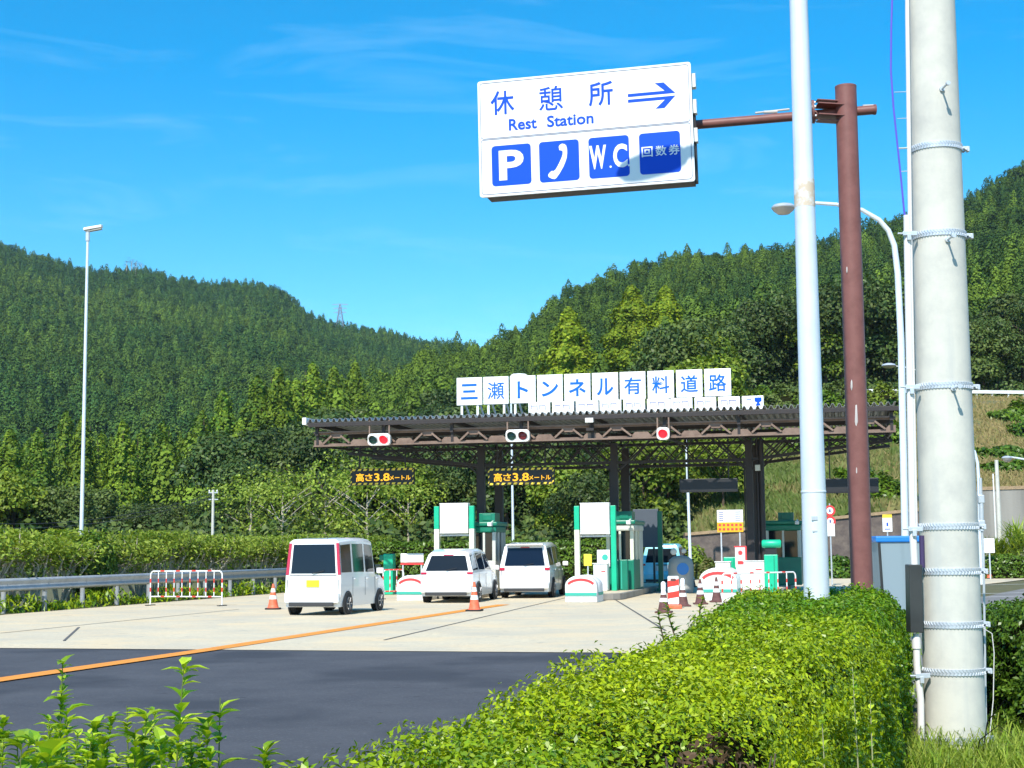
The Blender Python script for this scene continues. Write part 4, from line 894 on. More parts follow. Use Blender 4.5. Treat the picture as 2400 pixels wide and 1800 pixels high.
cone(640, 1428, 'faded cone half hidden behind the left side of the white kei van', 'orange')
cone(1112, 1432, 'orange-red cone standing right of the white hatchback', 'orange', .75)
cone(2318, 1356, 'small orange cone at the car park edge right of the concrete pole', 'orange', .6)
p = gr(1579, 1426); t = thing('delineator_board', 'red and white striped delineator post among the cones', 'delineator', p, 4)
MB().box((0, 0, .05), (.42, .42, .1)).build('base', M_cone_orange, t, bevel=.02)
zt = at(1579, 1350, p.y).z; MB().box((0, 0, .1 + (zt - .1) / 2), (.29, .10, zt - .1)).build('panel', M_reflect, t, bevel=.03)
for k in range(2): z = zt * (.30 + .36 * k); MB().prism([(-.148, -.054, z), (.148, -.054, z + .05), (.148, -.054, z + .21), (-.148, -.054, z + .16)], (0, .108, 0)).build('stripe', M_red_paint, t)
MB().box((0, -.053, zt - .1), (.14, .012, .07)).build('handle_slot', M_cone_brown, t)
def barricade(pa, pb, h, label, nbar, deg=None, pairs=1):
    a, b = Vector(pa), Vector(pb); w = (b - a).length; c = (a + b) / 2; dg = math.degrees(math.atan2(-(b - a).y, (b - a).x))
    t = thing('pipe_barricade', label, 'barricade', (c.x, c.y, 0), dg, 'red and white pipe barricades'); r = .021; R = .13
    pts = [(-w / 2, 0, .0), (-w / 2, 0, h - R)]
    for k in range(1, 6): a_ = math.pi - k * math.pi / 12; pts.append((-w / 2 + R + R * math.cos(a_), 0, h - R + R * math.sin(a_)))
    pts += [(-q[0], q[1], q[2]) for q in reversed(pts)]
    MB().tube(pts, r, 10).build('frame', M_white_tube, t, smooth=True)
    zr = h * .26; MB().tube([(-w / 2, 0, zr), (w / 2, 0, zr)], r * .9, 10).build('lower_rail', M_white_tube, t, smooth=True)
    for k in range(1, nbar + 1):
        x = -w / 2 + w * k / (nbar + 1); MB().tube([(x, 0, zr), (x, 0, h - .01)], r * .72, 8).build('bar', M_white_tube, t, smooth=True)
    b = MB()                                                          # wrapped red bands
    for k in range(4):
        x = -w / 2 + w * (.17 + .22 * k); b.tube([(x - .07, 0, h), (x + .07, 0, h)], r + .003, 10); b.tube([(x - .05, 0, zr), (x + .08, 0, zr)], r + .003, 10)
    for k in range(nbar + 2):
        x = -w / 2 + w * k / (nbar + 1); rr = r * (1 if k in (0, nbar + 1) else .72) + .003
        for f in ((.40, .52), (.66, .78)): b.tube([(x, 0, h * f[0]), (x, 0, h * f[1])], rr, 8)
    b.build('red_band', M_red_paint, t)
    for s in (-1, 1): MB().box((s * w / 2, 0, .012), (.07, .46, .024)).build('foot', M_dark_metal, t, bevel=.006)
    return t
barricade(gr(352, 1419), gr(520, 1420), at(437, 1338, gr(437, 1419).y).z, 'red and white pipe barricade standing alone before the guard rail', 8)
barricade(gr(1700, 1420) + Vector((0, .5, 0)), gr(1874, 1412) + Vector((0, .5, 0)), .86, 'red and white pipe barricade between the crash nose and the pale lamp pole', 7)
barricade(gr(898, 1404) + Vector((0, 0, 0)), gr(946, 1403), .95, 'short pipe barricade with white board beside the white kei van', 2)
p = at(966, 1290, 52.5); t = thing('barrier_board', 'white barrier board with red lower edge between the van and the hatchback', 'barrier board', (p.x, p.y, 0), CA)
za, zb3 = at(966, 1297, 52.5).z, at(966, 1318, 52.5).z
MB().box((0, 0, (za + zb3) / 2), (.84, .05, za - zb3)).build('board', M_white_board, t, bevel=.01); MB().box((0, -.004, zb3 - .05), (.84, .05, .07)).build('red_edge', M_red_film, t)
for s in (-1, 1): MB().box((s * .34, .01, zb3 / 2 - .02), (.05, .05, zb3 - .06)).build('leg', M_galv, t)
p = at(909, 1290, 53.5); t = thing('ticket_machine', 'green machine top showing between the white van and the white barrier board', 'ticket machine', (p.x, p.y, 0), CA)
h_ = at(909, 1298, 53.5).z; MB().box((0, .2, h_ / 2), (.36, .36, h_)).build('body', M_green, t, bevel=.03); MB().box((-.26, .2, h_ - .14), (.2, .2, .2)).build('reader', M_green_dark, t, bevel=.03)

# ================================================================== left side: guard rail, hedge shrubs, lamp
GL = at(0, 1330, 39.6); GL.z = 0
def rail(name, P0, dirv, L, zc, label, wh=.35, post=2.0, m=M_galv, pm=None, cat='guard rail', postlen=None, start=0):
    t = thing(name, label, cat, (P0.x, P0.y, P0.z), 0); n = Vector((-dirv.y, dirv.x, 0))
    if n.y > 0: n = -n                                                # towards the viewer
    prof = [(0, -.5), (.055, -.36), (.055, -.26), (.0, -.08), (.0, .08), (.055, .26), (.055, .36), (0, .5)]
    b = MB(); b.grid([[dirv * s + n * o + Vector((0, 0, zc + f * wh)) for o, f in prof] for s in (start, L)]); o = b.build('beam', m, t, smooth=True); q = o.modifiers.new('S', 'SOLIDIFY'); q.thickness = .012
    k = start + .4
    while k < L:
        MB().cyl(dirv * k - n * .14, dirv * k - n * .14 + Vector((0, 0, zc + wh * .4)), .07, n=12).box(dirv * k - n * .05 + Vector((0, 0, zc)), (.1, .1, .1)).build('post', pm or m, t, smooth=True); k += post
    return t
rail('guard_rail', GL, d_, 30, .76, 'long grey guard rail along the left edge of the concrete', start=-14, post=2.0, m=M_rail, pm=M_rail)
def shrub_proto(seed, n=1500, H=2.35, W_=1.25):
    g = np.random.default_rng(seed); t = thing('hedge_shrub', 'scraggly yellow-green shrub with pale bare branches in the row behind the guard rail', 'shrub', (0, 0, 0), 0, 'pruned shrubs behind the guard rail')
    b = MB(); ends = []
    for k in range(13):
        a = g.random() * 6.283; r0 = .12 * g.random(); L = H * (.72 + .3 * g.random()); sp = .25 + .75 * g.random()
        p0 = Vector((math.cos(a) * r0, math.sin(a) * r0, 0)); p1 = p0 + Vector((math.cos(a) * sp * .4, math.sin(a) * sp * .4, L * .38)); p2 = Vector((math.cos(a + .3) * sp, math.sin(a + .3) * sp * .75, L * .75)); p3 = p2 + Vector((g.normal() * .2, g.normal() * .2, L * .25))
        b.tube([p0, p1, p2, p3], [.042, .032, .022, .008], 6); ends += [p1.lerp(p2, f) for f in (.5, .8)] + [p2, p2.lerp(p3, .5), p3]
        for q in range(2): e = p2 + Vector((g.normal() * .35, g.normal() * .3, .1 + .3 * g.random())); b.tube([p1.lerp(p2, .5 + .3 * q), e], [.012, .004], 5); ends.append(e)
    b.build('branches', M_bark_pale, t, smooth=True)
    E = np.array([list(e) for e in ends]); P = E[g.integers(0, len(E), n)] + g.normal(0, .17, (n, 3)); P = P[(P[:, 2] < H * 1.02) & (P[:, 2] > .25)]
    top = P[:, 2] > H * .62; keep = top | (g.random(len(P)) < .22); P = P[keep]
    P2 = np.stack([g.normal(0, .55, n // 2), g.normal(0, .38, n // 2), H * (.76 + .24 * g.random(n // 2) ** 1.5)], 1); P = np.concatenate([P, P2])
    N = unit(np.stack([P[:, 0] * .3, P[:, 1] * .3 - .35, np.full(len(P), .7)], 1)); np_quads('foliage', leaves(P, N, np.full(len(P), .15), np.full(len(P), .07), .6), L_shrub, t, tints(len(P), .5, .5, .65, 1.25)); return t
SP = [shrub_proto(k) for k in (11, 12, 13)]
HL = GL + Vector((-1.7, .5, 0)); k = 0; pos = -11.5
while pos < 34:
    o = SP[k] if k < 3 else dup(SP[k % 3], label=SP[0]['label'])
    q = HL + d_ * pos + Vector((random.uniform(-.25, .25), 0, 0)); o.location = (q.x, q.y, 0); o.rotation_euler = (0, 0, random.uniform(-.4, .4) + (math.pi if k % 2 else 0)); o.scale = (.9 + .25 * random.random(), 1, .82 + .18 * random.random())
    pos += 1.22; k += 1
# dark round shrub beside the lamp foot, low verge grass, lamp
dk = np.random.default_rng(5); n = 3800; uu = unit(dk.normal(0, 1, (n, 3))); P = uu * np.array([.75, .7, 1.05]) * (.75 + .3 * dk.random((n, 1))) + np.array([0, 0, 1.15])
q = at(216, 1290, 46.6); t = thing('round_shrub', 'dark green dense shrub right beside the foot of the left lamp', 'shrub', (q.x, q.y, 0)); np_quads('foliage', leaves(P, uu, np.full(n, .13), np.full(n, .06), .5), L_hedge_dark, t, tints(n, .25, .3)); MB().tube([(0, 0, 0), (.05, 0, 1.2)], [.05, .02], 8).build('stem', M_bark, t)
def lamp_post(px_top, py_top, px_b, Y, r0, r1, label, name='street_lamp'):
    tp = at(px_top, py_top, Y); bs = at(px_b, 1290, Y); dz = (tp.x - bs.x) / (tp.z - 1.6); bx = bs.x - dz * 1.6
    t = thing(name, label, 'street lamp', (bx, Y, 0)); top = Vector((tp.x - bx, 0, tp.z))
    MB().tube([(0, 0, 0), top], [r0, r1], 16).build('pole', M_galv_white, t, smooth=True)
    MB().cyl((0, 0, 0), (0, 0, .5), r0 * 1.25, n=16).build('base_sleeve', M_galv, t, smooth=True); return t, top
t, tp = lamp_post(206, 540, 190, 47, .068, .042, 'tall grey lamp with a flat lamp head, standing in the shrubs at left')
MB().prism([(-.12, -.13, 0), (.45, -.10, .10), (.48, .0, .12), (.45, .10, .10), (-.12, .13, 0)], (0, 0, .09)).build('lamp_head', M_white_plain, t, bevel=.02).location = tp + Vector((0, 0, -.02))
MB().box((.2, 0, 0), (.5, .16, .03), Matrix.Rotation(-.17, 3, 'Y')).build('lens', M_lamp_glass, t).location = tp + Vector((0, 0, .0))
MB().cyl((0, 0, -.35), (0, 0, .0), .07, n=12).build('spigot', M_galv, t).location = tp
n = 9000; ss = dk.random(n) * 46 - 14; oo = dk.random(n) ** 1.3 * 2.3 - 1.9
P = np.stack([GL.x + d_.x * ss + r_.x * (oo + 1.0), GL.y + d_.y * ss + r_.y * (oo + 1.0), dk.random(n) * .3 * (1 + .6 * np.sin(ss * 1.3))], 1)
Pw = P[(P[:, 0] - eL0.x) * r_.x + (P[:, 1] - eL0.y) * r_.y < -.05]
tag(np_quads('verge_plants', leaves(Pw, np.tile([0, -.5, .7], (len(Pw), 1)), np.full(len(Pw), .22), np.full(len(Pw), .07), .6, T=np.tile([0, 0, 1.0], (len(Pw), 1))), L_hedge, tint=tints(len(Pw), .4, .4, .6, 1.2)), kind='stuff')

# ================================================================== beyond the toll: hedge, thin lamps, signs, pole, pylon
def hedge_box(name, label, corners, h, n, sz, m, lump=.06, cat='hedge', twig=M_twig_shade, dens=None, tb=.5, vhi=1.25, R=.3, young=None):
    """corners: plan outline, anticlockwise from above. Leaves over the rounded top and the sides of a solid twig core coloured as inner shade."""
    C_ = np.array([[c[0], c[1]] for c in corners], float); ctr = C_.mean(0); t = thing(name, label, cat, (ctr[0], ctr[1], 0)); C_ = C_ - ctr; g = np.random.default_rng(int(abs(ctr[0]) * 100) + 3)
    m_ = len(C_); E = np.roll(C_, -1, 0) - C_; per = np.linalg.norm(E, axis=1); Nn = np.stack([E[:, 1], -E[:, 0]], 1) / per[:, None]
    def inset(d):                                                    # outline moved inwards by d (mitred)
        o = []
        for k in range(m_):
            a, b2 = Nn[k - 1], Nn[k]; q = a + b2; q = q / max(np.dot(q, q), .3) * 2; o.append(C_[k] - q * d)
        return np.array(o)
    def edge(P):                                                     # signed distance to the outline, inside positive
        dm = np.full(len(P), 1e9); ins = np.zeros(len(P), bool)
        for k in range(m_):
            a, e = C_[k], E[k]; f = np.clip(((P - a) @ e) / (per[k] ** 2), 0, 1); dm = np.minimum(dm, np.linalg.norm(P - a - f[:, None] * e, axis=1))
            c = C_[(k + 1) % m_]; cond = ((a[1] > P[:, 1]) != (c[1] > P[:, 1])); xx = (c[0] - a[0]) * (P[:, 1] - a[1]) / (c[1] - a[1] + 1e-12) + a[0]; ins ^= cond & (P[:, 0] < xx)
        return np.where(ins, dm, -dm)
    b = MB(); lv = [(.10, 0), (.10, h - R - .02), (.10 + R * .3, h - R * .3 - .10), (.12 + R * .75, h - .12)]
    for (d0, z0), (d1, z1) in zip(lv[:-1], lv[1:]):
        a, c = inset(d0), inset(d1)
        for k in range(m_):
            k2 = (k + 1) % m_; b.add([(a[k][0], a[k][1], z0), (a[k2][0], a[k2][1], z0), (c[k2][0], c[k2][1], z1), (c[k][0], c[k][1], z1)], [(0, 1, 2, 3)])
    c = inset(lv[-1][0]); b.add([(q[0], q[1], lv[-1][1]) for q in c], [tuple(range(m_))]); b.build('twig_shade_core', twig, t)
    lo, hi = C_.min(0), C_.max(0); area = 0.5 * abs(np.dot(C_[:, 0], np.roll(C_[:, 1], 1)) - np.dot(C_[:, 1], np.roll(C_[:, 0], 1))); tot = area + per.sum() * h; Ps = []; Ns = []
    bump = lambda P: lump * (np.sin(P[:, 0] * 3.1 + ctr[0]) * np.cos(P[:, 1] * 2.3) + .6 * np.sin(P[:, 0] * 7.3 + P[:, 1] * 5.1) + .5 * np.sin(P[:, 1] * 11 - P[:, 0] * 4))
    k = int(n * area / tot * 1.1 * (hi - lo).prod() / area); P = lo + (hi - lo) * g.random((k, 2)); ed = edge(P); P, ed = P[ed > 0], ed[ed > 0]
    dd = np.clip(1 - ed / R, 0, 1); drop = R * (1 - np.sqrt(np.clip(1 - dd ** 2, 0, 1)))
    ep = 1e-2; gx = (edge(P + [ep, 0]) - ed) / ep; gy = (edge(P + [0, ep]) - ed) / ep
    z = h - drop + bump(P) - .09 * g.random(len(P)) ** 2 + .025 * g.normal(0, 1, len(P)); Ps.append(np.column_stack([P, z])); Ns.append(np.column_stack([-gx * dd * 1.2, -gy * dd * 1.2 - .12, np.sqrt(np.clip(1 - dd ** 2, .15, 1))]))
    for i in range(m_):
        a, c = C_[i], C_[(i + 1) % m_]; k = int(n * per[i] * h / tot); f = g.random(k)[:, None]; z = (h - R * .7) * g.random(k) ** .8; dn = Nn[i]
        P = a + (c - a) * f + dn * (bump(np.column_stack([f[:, 0] * per[i] * 1.2, z * 2.5])) * 1.1 - .07 * g.random(k) ** 2 + .025 * g.normal(0, 1, k))[:, None]; Ps.append(np.column_stack([P, z])); Ns.append(np.tile([dn[0], dn[1], .35], (k, 1)))
    P = np.concatenate(Ps); N = np.concatenate(Ns); wp = P + np.array([ctr[0], ctr[1], 0]); s_ = np.full(len(P), sz) if np.isscalar(sz) else sz(wp)
    if dens is not None:
        kp = g.random(len(P)) < dens(wp); P, N, s_, wp = P[kp], N[kp], s_[kp], wp[kp]
    tn = tints(len(P), tb, .5, .75, vhi); w = .5 + .5 * np.sin((P[:, 0] + ctr[0]) * 1.7 + 1) * np.cos((P[:, 1] + ctr[1]) * 1.1); tn[:, 0] = np.clip(tn[:, 0] * .7 + .3 * w + (young(wp) if young else 0), 0, 1)
    np_quads('foliage', leaves(P, N, s_, s_ * .46, .55, fold=.14), m, t, tn); return t
hx = lambda px, Y: ((px - CXP) / F * Y, Y)
hedge_box('hedge', 'long clipped green hedge beyond the toll booths at the foot of the trees', [hx(820, 69), hx(1560, 67), hx(1560, 69.5), hx(820, 71.5)], 1.85, 15000, .17, L_hedge_dark, .1, tb=.75)
hedge_box('hedge', 'clipped green hedge across the car park, right of the concrete pole', [hx(2255, 69.5), hx(2560, 69.5), hx(2560, 71), hx(2255, 71)], 1.0, 5000, .15, L_hedge_dark, .06, tb=.6)
t, tp = lamp_post(1197, 882, 1203, 75, .07, .045, 'thin pale lamp rising behind the third lettered roof board')
MB().lathe([(.03, -.42), (.10, -.3), (.12, 0), (.10, .3), (.04, .42)], 14, (.42, -.0, .03), Matrix.Rotation(math.pi / 2, 3, 'Y')).build('lamp_head', M_white_plain, t, smooth=True).location = tp
t, tp = lamp_post(1604, 905, 1617, 72, .08, .05, 'thin white lamp pole seen beneath the canopy near the yellow fee board')
MB().lathe([(.03, -.42), (.10, -.3), (.12, 0), (.10, .3), (.04, .42)], 14, (.42, -.0, .03), Matrix.Rotation(math.pi / 2, 3, 'Y')).build('lamp_head', M_white_plain, t, smooth=True).location = tp
p = at(1713, 1290, 66); t = thing('fee_board', 'fee board with white upper and yellow lower part on two posts under the canopy', 'sign', (p.x, p.y, 0), CA)
za, zm, zb3 = at(1713, 1195, 66).z, at(1713, 1224, 66).z, at(1713, 1247, 66).z; w = 60 * 66 / F
MB().box((0, 0, (za + zm) / 2), (w, .05, za - zm)).build('white_panel', M_white_board, t); MB().box((0, -.003, (zb3 + zm) / 2), (w, .05, zm - zb3)).build('yellow_panel', M_orange, t)
b = MB(); b2 = MB()
for k in range(5): b.box((-w * .34, -.028, za - .1 - k * .09), (w * .16, .006, .03)); b.box((w * .3, -.028, za - .1 - k * .09), (w * .2, .006, .03))
for r in range(2):
    for k in range(6): b2.box((-w * .4 + k * w * .16, -.03, zm - .12 - r * .19), (w * .09, .008, .1))
b.build('small_print', M_navy, t); b2.build('red_print', M_red_film, t)
for s in (-1, 1): MB().box((s * w * .36, .03, zb3 / 2), (.06, .06, zb3)).build('post', M_galv, t)
p = at(1948, 1290, 60); t = thing('road_sign', 'two red-ringed round signs over a white plate, between the pale pole and the brown pole', 'road sign', (p.x, p.y, 0), 3)
for py in (1197, 1222):
    z = at(1948, py, 60).z; a = MB().lathe([(.22, 0), (.22, .012)], 28, (0, 0, z), Matrix.Rotation(math.pi / 2, 3, 'X')).build('disc', M_red_film, t); MB().lathe([(.135, 0), (.135, .004)], 28, (0, -.013, z), Matrix.Rotation(math.pi / 2, 3, 'X')).build('disc_face', M_white_board, a)
    MB().box((0, -.019, z), (.06, .004, .12)).build('digit', M_navy, a)
z0, z1 = at(1948, 1245, 60).z, at(1948, 1233, 60).z; MB().box((0, -.005, (z0 + z1) / 2 - .05), (.34, .015, z1 - z0 + .3)).build('plate', M_white_board, t); MB().tube([(0, .03, 0), (0, .03, 3.3)], .03, 10).build('post', M_galv, t)
p = at(2082, 1290, 58); t = thing('stop_sign', 'small white sign with yellow top behind the blue-lidded box', 'sign', (p.x, p.y, 0), 3)
za, zb3 = at(2082, 1206, 58).z, at(2082, 1246, 58).z; MB().box((0, 0, (za + zb3) / 2), (.37, .02, za - zb3)).build('plate', M_white_board, t); MB().box((0, -.012, za - .06), (.37, .006, .13)).build('yellow_band', M_yellow, t)
MB().box((0, -.012, (za + zb3) / 2 - .05), (.07, .006, .14)).box((0, -.012, zb3 + .1), (.22, .006, .035)).build('blue_mark', M_blue_ink, t); MB().tube([(0, .03, 0), (0, .03, zb3)], .028, 10).build('post', M_galv, t)
def small_pole(px, ytop, Y, r, label, lean=0.0, arms=True, name='utility_pole', m=M_pole_conc):
    p = at(px, 1290, Y); zt = at(px, ytop, Y).z; zb = min(0, 0); g_ = hill_z(px, Y) if Y > 79 else 0
    t = thing(name, label, 'pole', (p.x, p.y, g_)); MB().tube([(0, 0, -.3), (lean, 0, zt - g_)], [r, r * .7], 12).build('shaft', m, t, smooth=True)
    if arms:
        aw = r * 2.6
        for k, f in enumerate((.97, .9)): MB().bar((lean - aw, 0, (zt - g_) * f), (lean + aw, 0, (zt - g_) * f), r * .5).build('crossarm', M_galv, t)
        MB().lathe([(.03, 0), (.04, .04), (.02, .1)], 10, (lean - aw * .8, 0, (zt - g_) * .97 + .03)).lathe([(.03, 0), (.04, .04), (.02, .1)], 10, (lean + aw * .8, 0, (zt - g_) * .97 + .03)).build('insulator', M_white_plain, t)
    return t
small_pole(498, 1148, 68, .085, 'slim concrete utility pole before the trees left of the canopy')
small_pole(2276, 716, 128, .17, 'thin grey pole on the bank behind the big concrete pole')
p = small_pole(2345, 1078, 74, .13, 'concrete post with a white pipe in front of the retaining wall', arms=False)
MB().tube([(-.2, 0, 0), (-.2, 0, at(2338, 1110, 74).z)], .035, 8).build('white_pipe', M_white_plain, p)
# wires sagging between the small pole and the trees
def wire(name, a, b, sag, r, m, label, parent=None):
    a, b = Vector(a), Vector(b); pts = [a.lerp(b, k / 16) - Vector((0, 0, sag * 4 * (k / 16) * (1 - k / 16))) for k in range(17)]
    o = MB().tube(pts, r, 6).build(name, m, None, smooth=True); return tag(o, label, 'cable')
for k, l in enumerate(('upper thin power line crossing in front of the left trees', 'lower thin power line crossing in front of the left trees')):
    wire('power_line', at(498 + 3, 1156 + 9 * k, 68), at(-60, 1225 + 10 * k, 62), .5, .012, M_dark_metal, l)
# lattice pylon on the mountain ridge
p = at(797, 764, 1140); t = thing('pylon', 'faint lattice power pylon on the far mountain ridge', 'pylon', (p.x, p.y, p.z - 2)); H = at(797, 713, 1140).z - p.z + 2; b = MB()
def leg_at(f, sx, sy): w = 5.2 * (1 - f) ** 1.1 + 1.0; return Vector((sx * w / 2, sy * w / 2, H * f))
fs = [0, .2, .38, .54, .68, .8, .9, 1.0]
for i in range(len(fs) - 1):
    for sx, sy in ((-1, -1), (1, -1), (1, 1), (-1, 1)):
        b.bar(leg_at(fs[i], sx, sy), leg_at(fs[i + 1], sx, sy), .34)
    for (a1, a2), (c1, c2) in (((-1, -1), (1, -1)), ((1, 1), (-1, 1)), ((-1, -1), (-1, 1)), ((1, -1), (1, 1))):
        b.bar(leg_at(fs[i], a1, a2), leg_at(fs[i + 1], c1, c2), .22); b.bar(leg_at(fs[i], c1, c2), leg_at(fs[i + 1], a1, a2), .22)
b.build('tower', M_pylon, t)
for f, w in ((.98, 13), (.82, 11), (.66, 10)): MB().bar((-w / 2, 0, H * f), (w / 2, 0, H * f), .3).bar((-w / 2, 0, H * f), (0, 0, H * (f + .05)), .2).bar((w / 2, 0, H * f), (0, 0, H * (f + .05)), .2).build('crossarm', M_pylon, t)
# small bare-topped trees sticking out of the ridge
for i, (px, py) in enumerate(((296, 622), (308, 620), (318, 624), (330, 628))):
    q = at(px, py + 14, 1130); t = thing('bare_tree', 'thin dead tree standing on the bump of the far ridge', 'tree', (q.x, q.y, q.z - 3), 0, 'thin dead trees on the ridge bump'); MB().tube([(0, 0, 0), (.3, 0, 7), (.2, 0, 11)], [.5, .3, .1], 6).build('trunk', M_bark_pale, t)
    n = 60; np_quads('crown', leaves(rng.normal(0, 1, (n, 3)) * np.array([1.3, 1.3, 2.0]) + np.array([0, 0, 9]), rng.normal(0, 1, (n, 3)), np.full(n, .9), np.full(n, .5), .5), L_red, t, tints(n))

# ================================================================== right side: wall, bank details, box
b = MB(); xs = [(1600, 2.2), (1720, 2.4), (1900, 2.9), (2150, 3.4)]
wl = thing('retaining_wall', 'low dark stone retaining wall at the foot of the grassy bank', 'wall', (0, 0, 0)); P = [Vector(((px - CXP) / F * 79.4, 79.4, -.2)) for px, z in xs] + [Vector(((px - CXP) / F * 79.4, 79.4, z)) for px, z in reversed(xs)]
MB().prism(P, (0, .9, 0)).build('face', M_wall_dark, wl); b = MB()
for (pa, za_), (pb, zb_2) in zip(xs[:-1], xs[1:]): b.bar(((pa - CXP) / F * 79.4, 79.7, za_ + .08), ((pb - CXP) / F * 79.4, 79.7, zb_2 + .08), .8, .16)
b.build('coping', M_soil, wl)
wl = thing('retaining_wall', 'tall grey concrete retaining wall stained with vertical streaks at the right edge', 'wall', (0, 0, 0)); xa, xb = (2165 - CXP) / F * 79, (3000 - CXP) / F * 79
MB().prism([(xa, 79, -.2), (xb, 79, -.2), (xb, 79, 4.75), (xa + 1, 79, 4.55), (xa, 79, 4.3)], (0, 1.2, 0)).build('face', M_wall_conc, wl); MB().bar((xa, 79.5, 4.5), (xb, 79.5, 4.84), 1.1, .18).build('coping', M_soil, wl)
zr = [hill_z(px, 121) for px in (1995, 2520)]; A = Vector(((1995 - CXP) / F * 121, 121, 0)); B2 = Vector(((2520 - CXP) / F * 121, 121, 0))
t = thing('guard_rail', 'white guard rail along the top of the grassy bank', 'guard rail', (A.x, A.y, 0)); L = (B2 - A).length; n = 14; b = MB()
zz_ = lambda f: max(at(1995 + 525 * f, 914 + 8 * f, 121).z, np.interp(f, [0, 1], zr) + .6)
b.grid([[Vector((L * k / n, 0, zz_(k / n) + dz)) for dz in (-.20, .06)] for k in range(n + 1)]); o = b.build('beam', M_white_plain, t); q = o.modifiers.new('S', 'SOLIDIFY'); q.thickness = .06
for k in range(n + 1): MB().cyl((L * k / n, .1, hill_z(1995 + 525 * k / n, 121) - .3), (L * k / n, .1, zz_(k / n)), .08, n=8).build('post', M_white_plain, t)
def bush(px, py, Y, rx, rz, label, m=L_hedge_dark, n=2200, tb=.5, sz=.32, base=None):
    p = at(px, py, Y); p.z = base if base is not None else p.z - rz; g = np.random.default_rng(int(px) + n); u = unit(g.normal(0, 1, (n, 3))); u[:, 2] = np.abs(u[:, 2])
    lob = 1 + .14 * np.sin(u[:, 0] * 6 + px) * np.cos(u[:, 1] * 5) + .1 * np.sin(u[:, 2] * 9 + u[:, 0] * 7)
    P = u * np.array([rx, rx * .8, rz * 1.9]) * (lob * (.78 + .25 * g.random(n)))[:, None]
    t = thing('bush', label, 'bush', p); np_quads('foliage', leaves(P, u + np.array([0, 0, .3]), np.full(n, sz), np.full(n, sz * .55), .5), m, t, tints(n, tb, .45))
    c = MB().lathe([(rx * .5, 0), (rx * .66, rz * .5), (rx * .5, rz * 1.2), (.05, rz * 1.6)], 12); c.build('stems', M_twig_shade, t, smooth=True); return t  # solid core, its dark colour stands for the shade among the stems
bush(2395, 985, 108, 2.9, 1.3, 'large bright green bush high on the dry bank at the right edge', n=3600, tb=.7, sz=.36)
bush(2440, 1010, 100, 2.6, 1.2, 'green bush just below the large bush at the right edge', n=2600)
bush(2356, 1062, 92, 2.0, .45, 'flat clipped dark bush on the terrace above the streaked wall', n=2400, tb=.35)
bush(2336, 1105, 87, 1.35, .55, 'rounded dark bush on the terrace left of the concrete post', n=2000, tb=.35)
bush(2388, 1100, 87, 1.2, .6, 'rounded dark bush on the terrace right of the concrete post', n=2000, tb=.5)
bush(2010, 1120, 86, 1.5, .8, 'green shrub on the bank between the brown pole and the curved lamp', n=2200, tb=.8)
bush(2075, 1150, 84, 1.8, .9, 'leafy green shrub on the bank behind the curved lamp pole', n=2600, tb=.8)
bush(2040, 1010, 100, 2.6, 1.2, 'broad green thicket high on the bank behind the curved lamp', n=3400, tb=.9, sz=.36)
for i, (px, Y, rx, rz) in enumerate(((1730, 116, 2.6, 1.3), (1790, 118, 2.4, 1.2), (1850, 116, 2.8, 1.2), (1745, 98, 2.0, .9), (1935, 112, 2.6, 1.2), (1990, 118, 2.4, 1.1), (2075, 114, 2.6, 1.2), (1820, 104, 1.6, .8))):
    q = on_hill(px, Y); o = bush(px, 1000, Y, rx, rz, 'green shrub among the shrubs spread over the grassy bank behind the canopy', [L_broad_g, L_hedge_dark, L_broad][i % 3], 2600, .75, .34, q.z - .3); o['group'] = 'shrubs on the bank behind the canopy'
bush(1900, 1040, 100, 2.2, .9, 'low thicket on the bank behind the canopy end', n=2600, tb=.7, sz=.34)
bush(1960, 1275, 74, 1.5, .55, 'dark shrub before the stone wall beside the white sign plate', n=2200, tb=.4, base=0, sz=.22)
bush(1870, 1275, 74, 1.1, .5, 'dark shrub before the stone wall left of the pale lamp pole', n=1800, tb=.35, base=0, sz=.22)
bush(2060, 1275, 75, 1.7, .5, 'dark shrub before the stone wall behind the blue-lidded box', n=2200, tb=.45, base=0, sz=.22)
bush(1660, 1275, 74, .9, .5, 'dry brownish bush at the foot of the fee board', L_dry, 1600, .8, .2, 0)
bush(1600, 1240, 77, 1.5, 1.0, 'yellow-green bush behind the thin white lamp pole', L_shrub, 2600, .4, .22, 0)
# spiky plants at the right edge
for i, (px, Y, s, l) in enumerate(((2335, 73.5, .9, 'spiky palm-like plant with yellowish leaves behind the car park hedge'), (2385, 73, 1.25, 'tall spiky palm-like plant at the right edge behind the car park hedge'))):
    p = at(px, 1290, Y); t = thing('spiky_plant', l, 'plant', (p.x, p.y, 0)); n = 420; g = np.random.default_rng(i); a = g.random(n) * 6.283; e = g.random(n) * 1.4 + .05
    d3 = np.stack([np.cos(a) * np.cos(e), np.sin(a) * np.cos(e), np.sin(e) * .9], 1); Lf = (.6 + .5 * g.random(n)) * s; P = d3 * (Lf / 2)[:, None] + np.stack([g.normal(0, .25, n), g.normal(0, .2, n), .6 * s + g.random(n) * .9 * s], 1)
    np_quads('leaves', leaves(P, np.cross(d3, np.stack([-np.sin(a), np.cos(a), 0 * a], 1)), Lf, np.full(n, .07), .1, T=d3), L_shrub, t, tints(n, .5, .5)); MB().tube([(0, 0, 0), (.05, 0, 1.2 * s)], [.12, .08], 8).build('trunk', M_bark_pale, t, smooth=True)
p = at(2319, 1290, 69.3); t = thing('white_sign', 'blank white rounded sign board standing in the car park hedge', 'sign', (p.x, p.y, 0)); za, zb3 = at(2319, 1262, 69.3).z, at(2319, 1296, 69.3).z
